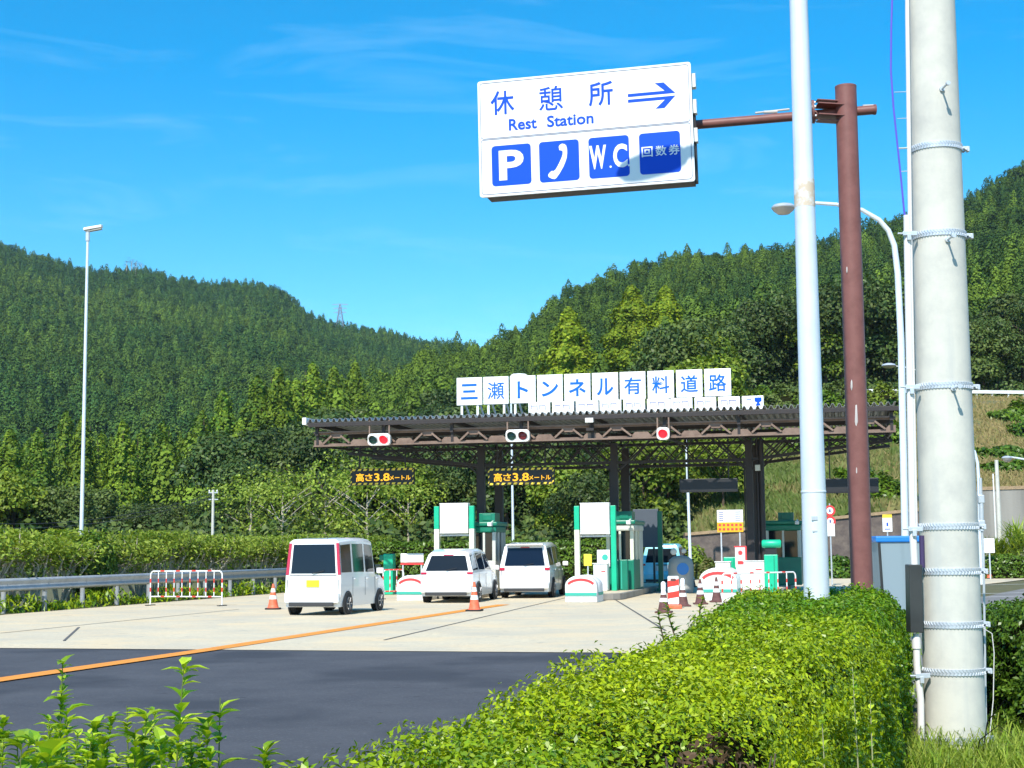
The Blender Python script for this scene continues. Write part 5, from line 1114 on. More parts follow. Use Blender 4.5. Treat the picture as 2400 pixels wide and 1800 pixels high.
MB().box((0, 0, (za + zb3) / 2), (.5, .04, za - zb3)).build('board', M_white_board, t, bevel=.05); MB().box((0, .03, zb3 / 2), (.06, .04, zb3)).build('stand', M_galv, t)
# dry grass tufts on the bank
n = 26000; px_ = 1610 + rng.random(n) * 850; Y_ = 81 + rng.random(n) ** 1.2 * 40; zz_a = np.zeros(n); cache = {}
for i in range(n):
    kx = int(px_[i] // 20) * 20
    if kx not in cache: cache[kx] = hill_rows(kx)
    zz_a[i] = np.interp(Y_[i], [q[0] for q in cache[kx]], [q[1] for q in cache[kx]])
X_ = (px_ - CXP) / F * Y_; tall = 1 + 1.2 * ((px_ < 2120) & (Y_ < 108)); P = np.stack([X_, Y_, zz_a + .14 * tall], 1); T = np.stack([rng.normal(0, .35, n), rng.normal(0, .35, n), np.ones(n)], 1); gn = tints(n, .3, .3); gn[:, 0] = np.clip(np.where(px_ < 2130, .62, .15) + .5 * (np.sin(X_ * .5 + Y_ * .3) * np.cos(Y_ * .37) > .1) * (px_ < 2130) + rng.normal(0, .25, n), 0, 1)
tag(np_quads('bank_grass', leaves(P, np.tile([0, -1.0, .3], (n, 1)), .5 * tall, .10 * tall, .4, T=T), L_dry, tint=gn), kind='stuff')
# box with the blue lid
Yb = 31; p = at(2095, 1290, Yb); t = thing('storage_bin', 'tall grey-blue tapered bin with a bright blue lid behind the hedge', 'storage bin', (p.x + .06, p.y, 0), 4); h_ = at(2095, 1257, Yb).z; w1, w0 = .47, .40
b = MB(); b.grid([[Vector((sx * w, sy * w, z)) for sx, sy in ((-1, -1), (1, -1), (1, 1), (-1, 1), (-1, -1))] for w, z in ((w0, 0), (w1, h_ - .12))]); b.build('body', M_box_grey, t); b = MB()
for x in (-.94, .94): b.bar((x * w0, -w0 - .01, 0), (x * w1, -w1 - .01, h_ - .13), .04)
b.build('corner_rib', M_dark_metal, t); MB().box((0, 0, h_ - .06), (1.02, 1.02, .13)).build('lid', M_blue_lid, t, bevel=.03)
# curved lamp behind the brown pole, and lamps by the car park
def curved_lamp(pb, Y, pts_px, r0, label, head_px, head=(.32, .14), m=M_galv_white):
    p = at(pb, 1290, Y); t = thing('street_lamp', label, 'street lamp', (p.x, p.y, 0)); o = Vector((p.x, p.y, 0))
    pts = [Vector((0, 0, 0))] + [at(a, b2, Y) - o for a, b2 in pts_px]; n = len(pts)
    MB().tube(pts, [r0 * (1 - .62 * k / (n - 1)) if k else r0 * 1.1 for k in range(n)], 14).build('pole', m, t, smooth=True)
    hp = at(head_px[0], head_px[1], Y) - o
    MB().lathe([(head[0] * .96, 0), (head[0], .03), (head[0] * .8, head[1] * .7), (head[0] * .3, head[1])], 20, hp).build('lamp_head', M_galv, t, smooth=True); MB().lathe([(.02, -.17), (head[0] * .5, -.14), (head[0] * .8, -.06), (head[0] * .92, 0)], 20, hp).build('lamp_bowl', M_lamp_glass, t, smooth=True); return t
curved_lamp(2119, 38, [(2121, 1240), (2112, 800), (2104, 640), (2096, 575), (2082, 540), (2060, 515), (2020, 492), (1960, 479), (1900, 475), (1862, 478)], .10, 'grey street lamp with curved arm and bowl head behind the brown pole', (1836, 489))
curved_lamp(2297, 60, [(2297, 1240), (2296, 1190), (2294, 1130), (2291, 1085), (2284, 1058), (2272, 1046), (2262, 1043), (2250, 1042)], .09, 'pale curved lamp close to the right side of the concrete pole', (2240, 1046), (.25, .12))
curved_lamp(2470, 62, [(2470, 1240), (2468, 1130), (2462, 1100), (2445, 1086), (2410, 1078), (2380, 1073), (2368, 1071)], .08, 'pale lamp arm reaching in from the right edge', (2360, 1074), (.22, .10))
curved_lamp(2160, 110, [(2160, 1240), (2158, 900), (2150, 868), (2125, 861), (2100, 858)], .09, 'distant white lamp whose arm shows left of the concrete pole', (2083, 858), (.55, .22), M_white_plain)

# ================================================================== big concrete utility pole
Yp = 11.4
pb = at(2240, 1740, Yp); pt = at(2181, 0, Yp)
ax = (pt - pb) / (pt.z - pb.z)                                        # lean per metre of height
pole0 = Vector((pb.x - ax.x * pb.z, Yp, 0))
PR = lambda z: (.2285 - z / 140.0)
pole = thing('utility_pole', 'big pale concrete utility pole with steel bands, rising out of frame at right', 'utility pole', pole0)
pc = lambda z: Vector((ax.x * z, 0, z))
MB().tube([pc(-.3)] + [pc(z) for z in np.linspace(.3, 9.5, 24)], [PR(-.3)] + [PR(z) for z in np.linspace(.3, 9.5, 24)], 48).build('shaft', M_pole_conc, pole, smooth=True)
def zof(py, px=2200): return at(px, py, Yp - .2).z
def band(z, w=.046):
    r = PR(z); b = MB(); c = pc(z)
    b.lathe([(r + .001, -w / 2), (r + .006, -w / 2), (r + .006, w / 2), (r + .001, w / 2)], 48, c)
    n = 54
    for k in range(n):                                                # diamond-pressed surface of the band
        a = 2 * math.pi * k / n
        for s in (-1, 1):
            q = Vector((math.cos(a) * (r + .006), math.sin(a) * (r + .006), s * w * .22)) + c
            b.box(q, (.009, .009, .034), Matrix.Rotation(a, 3, 'Z') @ Matrix.Rotation(s * .55, 3, 'X'))
    o = b.build('steel_band', M_galv, pole)
    k = MB().box(c + Vector((r + .022, -.03, .008)), (.05, .04, w * .45)).box(c + Vector((r + .05, -.03, -.004)), (.018, .045, w * .9)).cyl(c + Vector((r + .028, -.07, -.012)), c + Vector((r + .028, .02, -.012)), .009, n=8).build('buckle', M_galv, o, bevel=.004)
    return o
for py in (336, 543, 902, 1234, 1340, 1466, 1577): band(zof(py))
band(zof(1738), .05)
for py in (212, 566, 915):
    z = zof(py) + .012; r = PR(z); a = math.radians(-88); c = pc(z); d = Vector((math.cos(a), math.sin(a), 0))
    MB().tube([c + d * (r - .02), c + d * (r + .15)], .0085, 8).tube([c + d * (r + .14), c + d * (r + .165)], .017, 10).tube([c + d * (r + .0), c + d * (r + .018)], .02, 10).build('step_bolt', M_galv, pole, smooth=True)
# pale conduits down its left side, the box, the purple cable
def pz(px, py, dy=-.1): return at(px, py, Yp + dy) - pole0
cxs = lambda py, off: at(np.interp(py, [0, 600, 1240, 1800], [2120 + off, 2128 + off, 2140 + off, 2168 + off]), py, Yp - .10) - pole0
MB().tube([cxs(py, 6) for py in np.linspace(-60, 1250, 14)], .017, 10).build('conduit', M_conduit, pole, smooth=True)
MB().tube([cxs(py, -1) for py in np.linspace(505, 1325, 12)], .028, 12).build('conduit', M_conduit, pole, smooth=True)
MB().tube([pz(2147, 1485), pz(2149, 1560), pz(2158, 1640), pz(2160, 1790)], .026, 12).cyl(pz(2147, 1492), pz(2148, 1520), .034, n=12).build('conduit', M_conduit, pole, smooth=True)
for py in (543, 902, 1234, 1577):
    q = cxs(py + 6, 0); MB().box(q + Vector((.01, -.03, 0)), (.11, .02, .035)).cyl(q + Vector((-.085, -.03, 0)), q + Vector((-.02, -.03, 0)), .008, n=8).box(q + Vector((.0, -.035, -.03)), (.03, .03, .05)).build('conduit_clip', M_galv, pole, bevel=.003)
q0, q1 = pz(2142, 1323), pz(2145, 1482)
MB().box((q0 + q1) / 2 + Vector((-.003, 0, 0)), (.098, .13, (q0 - q1).length), Matrix.Rotation(.02, 3, 'Y')).build('cable_cover', M_dark_metal, pole, bevel=.006)
MB().tube([pz(2160, 1255), pz(2162, 1330)], .02, 10).build('dark_cable', mat('dark_violet_sheath', (.05, .03, .10), .5), pole, smooth=True)
MB().tube([pz(2093, -60), pz(2089, 60), pz(2088, 165), pz(2094, 250), pz(2104, 345), pz(2112, 420), pz(2119, 495), pz(2121, 508)], .0075, 8).build('purple_cable', M_purple, pole, smooth=True)
for py, x0 in ((216, 2096), (278, 2103), (348, 2106), (402, 2112)): MB().tube([pz(x0, py), pz(2128, py - 1)], .003 if py != 348 else .007, 6).build('wire_tie', M_galv, pole)
MB().tube([pz(2300, 1470), pz(2325, 1485), pz(2330, 1530), pz(2328, 1640), pz(2318, 1740)], .0035, 6).build('ground_wire', M_conduit, pole)
# a galvanised stay rod beside it
t = thing('ground_rod', 'galvanised threaded anchor rod close to the right edge of the concrete pole', 'rod', pole0 + Vector((0, .5, 0)))
o_ = pole0 + Vector((0, .5, 0)); f_ = lambda px, py: at(px, py, Yp + .5) - o_
MB().tube([f_(2298, 1120), f_(2299, 1165)], .012, 8).tube([f_(2299, 1160), f_(2301, 1245)], .019, 10).tube([f_(2301, 1240), f_(2305, 1300), f_(2312, 1800)], .010, 8).build('rod', M_galv, t, smooth=True)
MB().box(f_(2299, 1170), (.05, .04, .07)).box(f_(2300, 1228), (.055, .04, .06)).build('coupling', M_galv, t, bevel=.008)

# ================================================================== pale lamp pole whose head is above the frame
Yw = 13.0
wb = at(1914, 1390, Yw); wt = at(1871.5, 0, Yw); wx = (wt - wb) / (wt.z - wb.z); w0 = Vector((wb.x - wx.x * wb.z, Yw, 0))
lamp = thing('street_lamp', 'pale blue-white steel lamp pole standing in the clipped hedge, top out of frame', 'street lamp', w0)
wc = lambda z: Vector((wx.x * z, 0, z))
WR = lambda z: .1175 - z * .0055
ZB = 7.99; pts = [wc(z) for z in (-.2, .4, 1.5, 3, 4.5, 6, 7.2, ZB)]; rs = [WR(p.z) for p in pts]
arc = []
for k in range(1, 9):
    a = math.pi / 2 * k / 8 * .93; R = 1.15; arc.append(wc(ZB) + Vector((-R + R * math.cos(a), .0, R * math.sin(a) * .78)))
end = arc[-1] + Vector((-.55, 0, .06))
MB().tube(pts, rs, 32).build('pole', M_galv_white, lamp, smooth=True)
MB().tube([wc(ZB - .05)] + arc + [end], [WR(ZB) * (1 - .03 * k) for k in range(10)], 18).build('arm', M_galv_white, lamp, smooth=True)
for py in (1153,):
    z = at(1905, py, Yw).z; MB().lathe([(WR(z) + .0005, -.012), (WR(z) + .004, -.006), (WR(z) + .004, .006), (WR(z) + .0005, .012)], 32, wc(z)).build('weld_seam', M_galv_white, lamp, smooth=True)
z = at(1885, 456, Yw).z; MB().lathe([(WR(z - .1) + .0012, -.12), (WR(z) + .0022, -.02), (WR(z) + .0022, .03), (WR(z + .1) + .0012, .13)], 32, wc(z)).build('rust_band', M_rust, lamp, smooth=True)
MB().box(wc(at(1905, 1215, Yw).z) + Vector((-.02, -WR(2) - .001, 0)), (.05, .012, .035)).box(wc(at(1905, 1245, Yw).z) + Vector((-.02, -WR(2) - .001, 0)), (.04, .008, .012)).build('access_cover', M_galv, lamp)
hd = end + Vector((-.38, 0, .0)); b = MB(); P = []
for i in range(11):
    s = -1 + 2 * i / 10; w_ = max(0, 1 - abs(s) ** 2.6) ** .5
    P.append([hd + Vector((s * .44, .13 * w_ * math.cos(a), .09 * w_ * math.sin(a) - .02)) for a in [math.pi * 2 * k / 16 for k in range(17)]])
b.grid(P).build('lamp_head', M_galv, lamp, smooth=True)

# ================================================================== brown gantry pole with the rest station sign
Yb_ = 16.0
bb_ = at(2020, 1360, Yb_); bt_ = at(1982, 205, Yb_); bx_ = (bt_ - bb_) / (bt_.z - bb_.z); B0 = Vector((bb_.x - bx_.x * bb_.z, Yb_, 0))
sg = thing('direction_sign', 'white and blue rest station sign hanging from a brown single-arm pole over the road', 'road sign', B0, 0)
bc = lambda z: Vector((bx_.x * z, 0, z)); zt_b = bt_.z
L_ = lambda px, py, Y=Yb_: at(px, py, Y) - B0
MB().tube([bc(-.2), bc(2), bc(4), bc(zt_b)], .1175, 36).build('pole', M_brown_paint, sg, smooth=True)
MB().lathe([(.119, -.01), (.119, .012), (.06, .02)], 36, bc(zt_b)).build('pole_cap', M_brown_paint, sg, smooth=True)
for px, pa, pb2, rr in ((2007, 935, 1012, .022), (2007, 1030, 1040, .012), (2008, 1075, 1120, .012), (1996, 890, 915, .012), (2000, 700, 730, .008), (1985, 625, 640, .008)):
    u0, u1 = L_(px, pa, Yb_ - .1), L_(px, pb2, Yb_ - .1); mm = (u0 + u1) / 2; MB().tube([u0, u0.lerp(u1, .2), u0.lerp(u1, .7), u1], [.002, rr * .8, rr, .002], 8).build('bare_paint_patch', mat('bare_primer', (.52, .48, .45), .6), sg, smooth=True)
# sign frame: a plane turned with the road
sc_ = at(1373, 304, Yb_ + .05); SA = 12.5; sr, sdv = dirs(SA)
cor = [onplane(px, py, (sc_.x, sc_.y, 0), SA) for px, py in ((1116, 192), (1617.6, 144.6), (1629.8, 424), (1127.7, 463))]
C0 = np.array(cor).mean(0); ex = np.array(cor[1]) - np.array(cor[0]) + np.array(cor[2]) - np.array(cor[3]); SW = np.linalg.norm(ex) / 2; ey = np.array(cor[0]) - np.array(cor[3]) + np.array(cor[1]) - np.array(cor[2]); SH = np.linalg.norm(ey) / 2
TI = math.atan2(ex[1], ex[0]); pc0 = Vector((sc_.x, sc_.y, 0)) + sr * C0[0]; pc0.z = C0[1]
pan = MB()
def rrect(w, h, r, n=5):
    o = []
    for cx_, cy_, a0 in ((w / 2 - r, h / 2 - r, 0), (-w / 2 + r, h / 2 - r, 90), (-w / 2 + r, -h / 2 + r, 180), (w / 2 - r, -h / 2 + r, 270)):
        for k in range(n + 1): a = math.radians(a0 + 90 * k / n); o.append((cx_ + r * math.cos(a), 0, cy_ + r * math.sin(a)))
    return o
panel = MB().prism(rrect(SW, SH, .03), (0, .035, 0)).build('sign_panel', M_white_board, sg)
panel.location = pc0 - B0; panel.rotation_euler = (0, -TI, -math.radians(SA))
def ring(w, h, r, th, y, m, name, at_=(0, 0)):
    o, i_ = rrect(w, h, r), rrect(w - 2 * th, h - 2 * th, max(r - th, .004)); n = len(o); b = MB()
    b.add([(x + at_[0], y, z + at_[1]) for x, _, z in o] + [(x + at_[0], y, z + at_[1]) for x, _, z in i_], [(k, (k + 1) % n, n + (k + 1) % n, n + k) for k in range(n)]); return b.build(name, m, panel)
e = .046 * SW; zsp = SH / 2 - SH * .503                               # the line between the two halves
ring(SW - .05, SH / 2 - .025 - zsp, .035, .006, -.003, M_black_line, 'border_line', (0, (SH / 2 - .025 + zsp) / 2))
ring(SW - .05, SH / 2 - .025 + zsp - .008, .035, .006, -.003, M_black_line, 'border_line', (0, (-SH / 2 + .025 + zsp - .008) / 2))
def sxy(fx, fy): return (-SW / 2 + fx * SW, SH / 2 - fy * SH)          # fractions from the top left
for chx, fx in (('休', .118), ('憩', .349), ('所', .583)):
    x, z = sxy(fx, .20); text(chx, .3, M_blue_ink, panel, (x, -.003, z), .0035 if chx != '憩' else .0015, (SW * .113, SH * .205))
for s, fx, ww in (('Rest', .213, .133), ('Station', .437, .218)):
    x, z = sxy(fx, .398); text(s, .3, M_blue_ink, panel, (x, -.003, z), .006, (SW * ww, SH * .098))
# arrow of two split halves
b = MB(); x0, x1, zc = sxy(.708, .20)[0], sxy(.926, .20)[0], sxy(0, .262)[1]; hh = SH * .026; gp = SH * .011
for s in (1, -1):
    b.prism([(x0, -.003, zc + s * gp), (x1, -.003, zc + s * gp), (x1 - SW * .052, -.003, zc + s * (SH * .108)), (x1 - SW * .092, -.003, zc + s * (SH * .108)), (x1 - SW * .048, -.003, zc + s * (gp + hh)), (x0, -.003, zc + s * (gp + hh))][::s], (0, .002, 0))
b.build('arrow', M_blue_ink, panel)
sq = SW * .187
for k, fx in enumerate((.154, .380, .612, .846)):
    x, z = sxy(fx, .742); t_ = MB().prism([(a + x, -.003, c + z) for a, _, c in rrect(sq, SH * .345, .04)], (0, .002, 0)).build('blue_panel', M_blue_ink, panel)
    if k == 0: text('P', .4, M_white_ink, t_, (x, -.0055, z), .012, (sq * .63, SH * .255))
    if k == 1:                                                        # handset
        HS = [(.0, .36), (.03, .405), (.083, .43), (.15, .41), (.185, .378), (.206, .28), (.206, .18), (.19, .06), (.154, -.04), (.105, -.15), (.05, -.24), (.0, -.32), (-.055, -.39), (-.09, -.43), (-.13, -.45), (-.2, -.43), (-.27, -.39), (-.285, -.35), (-.277, -.314), (-.24, -.27), (-.19, -.237), (-.145, -.245), (-.10, -.215), (-.05, -.14), (.006, -.04), (.055, .06), (.09, .15), (.095, .2), (.09, .246), (.05, .262), (.012, .27)]
        b = MB(); b.prism([(x + u * sq, -.0055, z + v * sq) for u, v in HS], (0, .002, 0))
        b.build('handset', M_white_ink, t_)
    if k == 2:
        text('W', .4, M_white_ink, t_, (x - sq * .275, -.0055, z + SH * .004), .014, (sq * .42, SH * .20)); text('C', .4, M_white_ink, t_, (x + sq * .28, -.0055, z + SH * .002), .014, (sq * .35, SH * .20))
        b = MB(); 
        for ox in (.035, .485): b.lathe([(.012, 0), (.012, .002)], 14, (x + sq * ox, -.0065, z - SH * .085), Matrix.Rotation(math.pi / 2, 3, 'X'))
        b.build('full_stop', M_white_ink, t_)
    if k == 3:
        for chx, ox in (('回', -.31), ('数', .03), ('券', .35)): text(chx, .2, M_white_ink, t_, (x + sq * ox, -.0055, z + SH * .015), .003, (sq * .27, SH * .085))
# frame box behind the panel, brackets, arm
fr = MB().box((.03, .16, -.045), (SW - .09, .2, SH - .09)).build('frame_box', mat('sign_back_brown', (.045, .035, .03), .6), panel)
for fz in (.16, .38, .62): MB().box((SW / 2 + .012, .13, SH / 2 - fz * SH + .03), (.055, .10, SH * .115)).build('frame_bracket', M_white_plain, panel)
MB().box((SW / 2 - .01, .19, -SH * .18), (.05, .14, SH * .6)).build('side_channel', mat('sign_back_brown', (.045, .035, .03), .6), panel)
az_ = L_(1800, 269).z
a0 = L_(2050, 257, Yb_ - .0); a1 = L_(1625, 293, Yb_ + .35)
q_in = bc(a0.z) + (a1 - a0).normalized() * .05
MB().tube([a0, a1 + (a1 - a0).normalized() * 1.6], .052, 20).build('arm', M_brown_paint, sg, smooth=True)
MB().lathe([(.058, -.012), (.058, .012)], 20, a0, Matrix.Rotation(math.pi / 2, 3, 'Y')).build('arm_cap', M_brown_paint, sg, smooth=True)
MB().tube([a0 + Vector((.0, 0, .049)), a0 + Vector((-.13, 0, .045))], .012, 8).build('bare_paint_patch', mat('bare_primer', (.52, .48, .45), .6), sg, smooth=True)
MB().tube([L_(1790, 263, Yb_ - .03), L_(1822, 262, Yb_ - .04)], .018, 8).build('bare_paint_patch', mat('bare_primer', (.52, .48, .45), .6), sg, smooth=True)
MB().tube([L_(1770, 265, Yb_ + .02), L_(1850, 256, Yb_ + .01)], .012, 8).build('bare_paint_patch', mat('bare_primer', (.52, .48, .45), .6), sg, smooth=True)
f0 = L_(1906, 262); dv = (a1 - a0).normalized(); R_a = dv.to_track_quat('Z', 'Y').to_matrix()
MB().lathe([(.13, -.012), (.13, .012)], 24, f0, R_a).lathe([(.13, .016), (.13, .04)], 24, f0, R_a).build('flange', M_brown_paint, sg, smooth=False)
for k in range(6):
    a = k * math.pi / 3 + .3; q = R_a @ Vector((.1 * math.cos(a), .1 * math.sin(a), 0)); MB().cyl(f0 + q - dv * .03, f0 + q + dv * .055, .013, n=8).build('bolt', M_galv, sg)
for s, h in ((.062, .012), (-.062, .012), (.115, .01), (-.115, .01)):
    c = (f0 + bc(f0.z)) / 2; m_ = Matrix.Rotation(math.atan2(dv.z, -dv.x), 3, 'Y'); MB().box(c + Vector((.03, 0, s)), ((f0 - bc(f0.z)).length * .95, .22 if abs(s) < .1 else .12, h), Matrix.Rotation(.07, 3, 'Y')).build('bracket_rib', M_brown_paint, sg)

# ================================================================== foreground hedges
def lpt(px, py, h=1.12): q = gr(px, py, h); return (q.x, q.y)
size_by_y = lambda P: .022 + .0019 * np.clip(P[:, 1] - 3.6, 0, 20)
hole = lambda P: np.sin(P[:, 0] * 25 + 2 * np.sin(P[:, 1] * 12)) * np.sin(P[:, 1] * 21 + 1.5 * np.sin(P[:, 0] * 11)) + .5 * np.sin(P[:, 2] * 23 + P[:, 0] * 6)
vis = lambda P: np.clip(1.25 - (P[:, 1] - 3) * .05, .45, 1) * np.where(hole(P) > .66, .08, 1)
young = lambda P: np.clip(.22 - np.abs(P[:, 1] - 5.4) * .10, -.34, .30)
hedge_box('hedge', 'long bright green clipped hedge along the road edge with the pale lamp pole in it', [lpt(1570, 1745), lpt(1800, 1668), lpt(1945, 1562), lpt(2045, 1485), lpt(2092, 1443), (3.95, 15.2), lpt(1705, 1398), lpt(1530, 1500), lpt(1200, 1600), lpt(900, 1700), lpt(600, 1790), (-.75, 2.75), (.1, 2.65)], 1.12, 340000, size_by_y, L_hedge, .035, dens=vis, tb=.46, R=.24, young=young)
hedge_box('hedge', 'dark hedge with a sunlit top behind the concrete pole at the right edge', [(4.25, 12.6), (9.5, 13.6), (9.5, 15.6), (4.15, 14.6)], 1.0, 52000, lambda P: np.full(len(P), .05), L_hedge_dark, .07, tb=.45, R=.25)
# sprigs breaking the hedge outline
def sprig(loc, h, n, L, m, label, name='hedge_shoot', seed=0, spread=.02, bend=.1, big=0, cat='shoot', group=None, stem=M_bark, tb=.5, wd=.42):
    g = np.random.default_rng(seed); t = thing(name, label, cat, loc, 0, group); a = g.random() * 6.283; tip = Vector((math.cos(a) * bend, math.sin(a) * bend, h)); mid = tip * .5 + Vector((-.2 * bend, 0, .03)); MB().tube([(0, 0, 0), mid, tip], [.0045 + h * .003, .004, .0015], 6).build('stem', stem, t)
    f = .12 + .88 * g.random(n) ** .8; base = np.array([list(Vector((0, 0, 0)).lerp(mid, min(1, x * 2)) if x < .5 else mid.lerp(tip, x * 2 - 1)) for x in f]); az = g.random(n) * 6.283; el = .25 + .6 * g.random(n)
    D = np.stack([np.cos(az) * np.cos(el), np.sin(az) * np.cos(el), np.sin(el)], 1); Lf = L * (.55 + .7 * g.random(n)) * (1 - .45 * f)
    if big: Lf[:big] = L * 1.25
    rows = []; S = np.cross(D, [0, 0, 1.0]); S = unit(S); Nn_ = np.cross(S, D); tt = np.array([0, .28, .6, 1.0]); ww = np.array([.12, 1.0, .78, .02]); dr = np.array([0, .04, -.02, -.22])
    Q = []
    for k in range(3):
        p = lambda i, s: base + D * (Lf * tt[i])[:, None] + S * (s * Lf * wd * .5 * ww[i])[:, None] + Nn_ * (Lf * (dr[i] + (.10 * abs(s) * ww[i])))[:, None]
        for s0_, s1_ in ((-1, 0), (0, 1)): Q.append(np.stack([p(k, s0_), p(k, s1_), p(k + 1, s1_), p(k + 1, s0_)], 1))
    tn = tints(n, tb, .5, .75, 1.25); np_quads('leaves', np.concatenate(Q), m, t, np.concatenate([tn] * 6)); return t
for i, (px, py, h) in enumerate(((1905, 1418, .2), (1930, 1408, .16), (1950, 1405, .14), (1865, 1420, .15), (2000, 1398, .18), (1640, 1450, .2), (1585, 1478, .22), (1560, 1490, .2), (1760, 1425, .14))):
    q = gr(px, py, 1.1); sprig((q.x, q.y, 1.03), h * .75 + .06, 26, .07, L_hedge, 'small leafy shoot sticking out of the clipped hedge top', seed=i, group='shoots on the hedge top', bend=.06)
# weeds standing in the lower left corner
WL = [(150, 1545, 1.35, 4.4, 46, .075, 'tall slender weed with narrow leaves in the lower left corner', 0), (388, 1562, 1.3, 4.2, 44, .085, 'tall weed with two large drooping yellow-green leaves at lower left', 3), (205, 1662, 1.05, 4.1, 40, .08, 'short leafy weed right of the tall slender weed', 0), (290, 1680, 1.0, 4.0, 40, .085, 'leafy weed between the two tall weeds at lower left', 1), (470, 1690, 1.0, 4.2, 48, .075, 'bushy weed at the right end of the lower left weeds', 0), (40, 1735, .9, 3.9, 26, .11, 'broad-leaved weed at the lower left edge of the picture', 4), (110, 1725, .9, 3.9, 34, .09, 'low leafy weed beside the broad-leaved weed', 1), (350, 1700, .95, 4.0, 44, .085, 'leafy weed at the foot of the tall drooping weed', 2), (525, 1640, 1.1, 4.3, 16, .09, 'sparse weed standing against the asphalt right of the other weeds', 2), (430, 1735, .9, 3.9, 44, .08, 'dense low weed in front of the bushy weed', 1), (250, 1750, .85, 3.8, 44, .085, 'dense low weed at the bottom edge among the left weeds', 1), (650, 1760, .85, 4.2, 44, .07, 'leafy weed at the left end of the clipped hedge', 1), (560, 1770, .8, 4.0, 40, .075, 'low weed between the left weeds and the hedge end', 1), (170, 1775, .8, 3.7, 44, .09, 'low weed at the very bottom of the left corner', 1)]
for i, (px, py, h, Y, n, L, l, big) in enumerate(WL):
    p = at(px, py, Y); sprig((p.x, p.y, 0), p.z, int(n * 2.6), L * 1.3, L_weed, l, 'weed', 50 + i, bend=.06, big=big, cat='weed', stem=mat('weed_stem', (.12, .16, .03), .6), tb=.5, wd=.46)
n = 9000; gx = -2.6 + 2.1 * rng.random(n); gy = 3.4 + 1.3 * rng.random(n); P = np.stack([gx, gy, .05 + rng.random(n) ** .9 * (.62 + .16 * np.sin(gx * 6) + .08 * np.sin(gx * 17))], 1)
tag(np_quads('weed_thicket', leaves(P, np.tile([0, -.3, 1.0], (n, 1)), np.full(n, .085), np.full(n, .042), .7), L_weed, tint=tints(n, .35, .4, .6, 1.2)), kind='stuff')
for i in range(30):
    px = random.uniform(-20, 590); py, Y = random.uniform(1640 if 150 < px < 520 else 1690, 1770), random.uniform(3.9, 4.9); p = at(px, py, Y)
    sprig((p.x, p.y, 0), p.z, random.randint(90, 150), random.uniform(.07, .10), L_weed, 'short leafy weed in the green tangle filling the lower left corner', 'weed', 200 + i, bend=random.uniform(.05, .2), cat='weed', group='weeds in the lower left tangle', stem=MATS['weed_stem'], wd=random.uniform(.36, .55))
# reddish withered shrub and vine at the hedge's near face
q = at(1668, 1755, 3.62); q.z = 0; t = thing('withered_shrub', 'reddish brown withered patch of shrub at the hedge foot, bottom centre', 'shrub', (q.x, q.y - .05, 0)); n = 1500; u = unit(rng.normal(0, 1, (n, 3))); P = u * np.array([.13, .10, .24]) * (.6 + .5 * rng.random((n, 1))) + np.array([0, 0, .90])
np_quads('foliage', leaves(P, u, np.full(n, .026), np.full(n, .013), .7), L_red, t, tints(n)); b = MB()
for k in range(9): b.tube([(0, 0, 0), (random.uniform(-.06, .06), random.uniform(-.05, .05), .4), (random.uniform(-.16, .16), random.uniform(-.1, .1), 1.1)], [.006, .005, .002], 5)
b.build('stems', M_bark, t)
for i, (px, py, h, l) in enumerate(((2005, 1565, .9, 'pale-stemmed vine climbing the shaded hedge face left of the concrete pole'), (2035, 1640, .55, 'shorter pale vine beside the climbing vine'), (1930, 1690, .5, 'leafy shoot leaning out from the hedge foot near the pole'))):
    p = at(px, py, 6.3 if i < 2 else 5.0); sprig((p.x + .03, p.y, 0), p.z, 40, .065, L_weed, l, 'vine', 90 + i, bend=.05, cat='vine', stem=mat('vine_stem', (.34, .34, .17), .7), wd=.6)
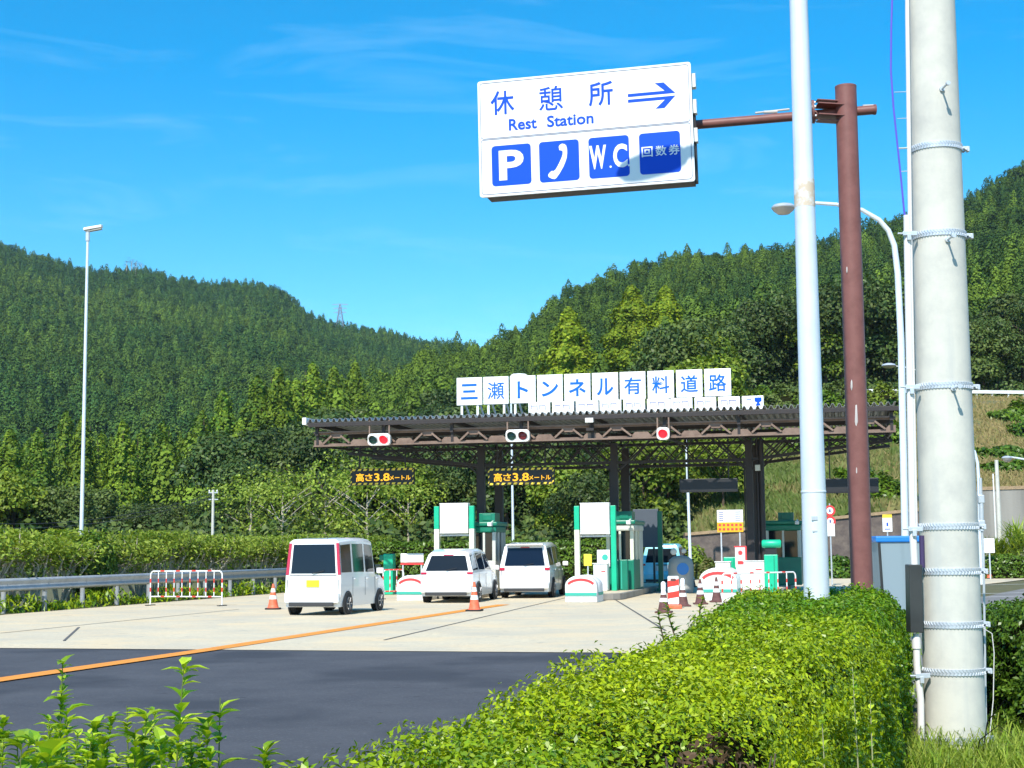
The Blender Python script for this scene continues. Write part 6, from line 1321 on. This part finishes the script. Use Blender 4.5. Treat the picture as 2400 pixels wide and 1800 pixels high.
# grass round the pole
def grass(name, n, fx, hmin, hmax, m, w=.008, tb=.5, lean=.35):
    X, Y = fx(n); ok = X > np.interp(Y, [13.5, 15.5, br.y, 30, 32], [0 if name == 'grass' else 4.2, 4.2, br.x + .4, 6.7, 7.6]); X, Y = X[ok], Y[ok]; n = len(X); h = hmin + (hmax - hmin) * rng.random(n) ** 1.6; a = rng.random(n) * 6.283; D = np.stack([np.cos(a), np.sin(a), 0 * a], 1); S = np.stack([-np.sin(a), np.cos(a), 0 * a], 1); B = np.stack([X, Y, 0 * X], 1); Q = []
    ks = [(0, 0, 1), (.5, .12, .8), (.85, .45, .5), (1.0, .9, .05)]
    ln = lean * (.4 + rng.random(n))
    for k in range(3):
        p = lambda i, s: B + np.array([0, 0, 1.0]) * (h * ks[i][0] * (1 - .25 * ks[i][1]))[:, None] + D * (h * ln * ks[i][1])[:, None] + S * (s * w * ks[i][2] * (.6 + h))[:, None]
        Q.append(np.stack([p(k, -1), p(k, 1), p(k + 1, 1), p(k + 1, -1)], 1))
    tn = tints(n, tb, .5, .7, 1.3); return tag(np_quads(name, np.concatenate(Q), m, tint=np.concatenate([tn] * 3)), kind='stuff')
grass('grass', 16000, lambda n: (1.2 + 6.5 * rng.random(n), 5.6 + 7.2 * rng.random(n)), .05, .26, L_grass, .007, lean=.8)
grass('grass', 5000, lambda n: (2.4 + 2.2 * rng.random(n), 9.6 + 1.9 * rng.random(n)), .10, .36, L_grass, .006, lean=.8)
grass('verge_grass', 9000, lambda n: (3.2 + 14 * rng.random(n), 13.5 + 18 * rng.random(n)), .1, .35, L_grass, .012)
for i, (px, py, Y, l) in enumerate(((2085, 1610, 10.4, 'tall dry grass stalk bending left of the concrete pole'), (2355, 1640, 10.6, 'tall dry grass stalk bending right of the concrete pole'), (2340, 1700, 10.3, 'shorter dry grass stalk right of the pole foot'))):
    p = at(px, py, Y); t = thing('grass_stalk', l, 'grass stalk', (p.x + (.12 if i == 0 else -.2), p.y, 0)); e = Vector((p.x, p.y, p.z)) - t.location; MB().tube([(0, 0, 0), e * .6 + Vector((-e.x * .25, 0, .05)), e, e + Vector((e.x * .5, 0, -.08))], [.0045, .004, .003, .001], 6).build('stalk', L_dry, t)

# thin air between here and the far slopes
hz = MB().box((0, 1000, 215), (3400, 2400, 437)); me = hz.build('haze', M_white_plain); me.data.materials.clear(); tag(me, kind='stuff')
hm = bpy.data.materials.new('haze_air'); hm.use_nodes = True; t_ = hm.node_tree; t_.nodes.remove(t_.nodes['Principled BSDF']); pv = t_.nodes.new('ShaderNodeVolumePrincipled')
pv.inputs['Color'].default_value = (.62, .80, 1, 1); pv.inputs['Density'].default_value = .00009; pv.inputs['Anisotropy'].default_value = .2
t_.links.new(pv.outputs[0], t_.nodes['Material Output'].inputs['Volume']); me.data.materials.append(hm)
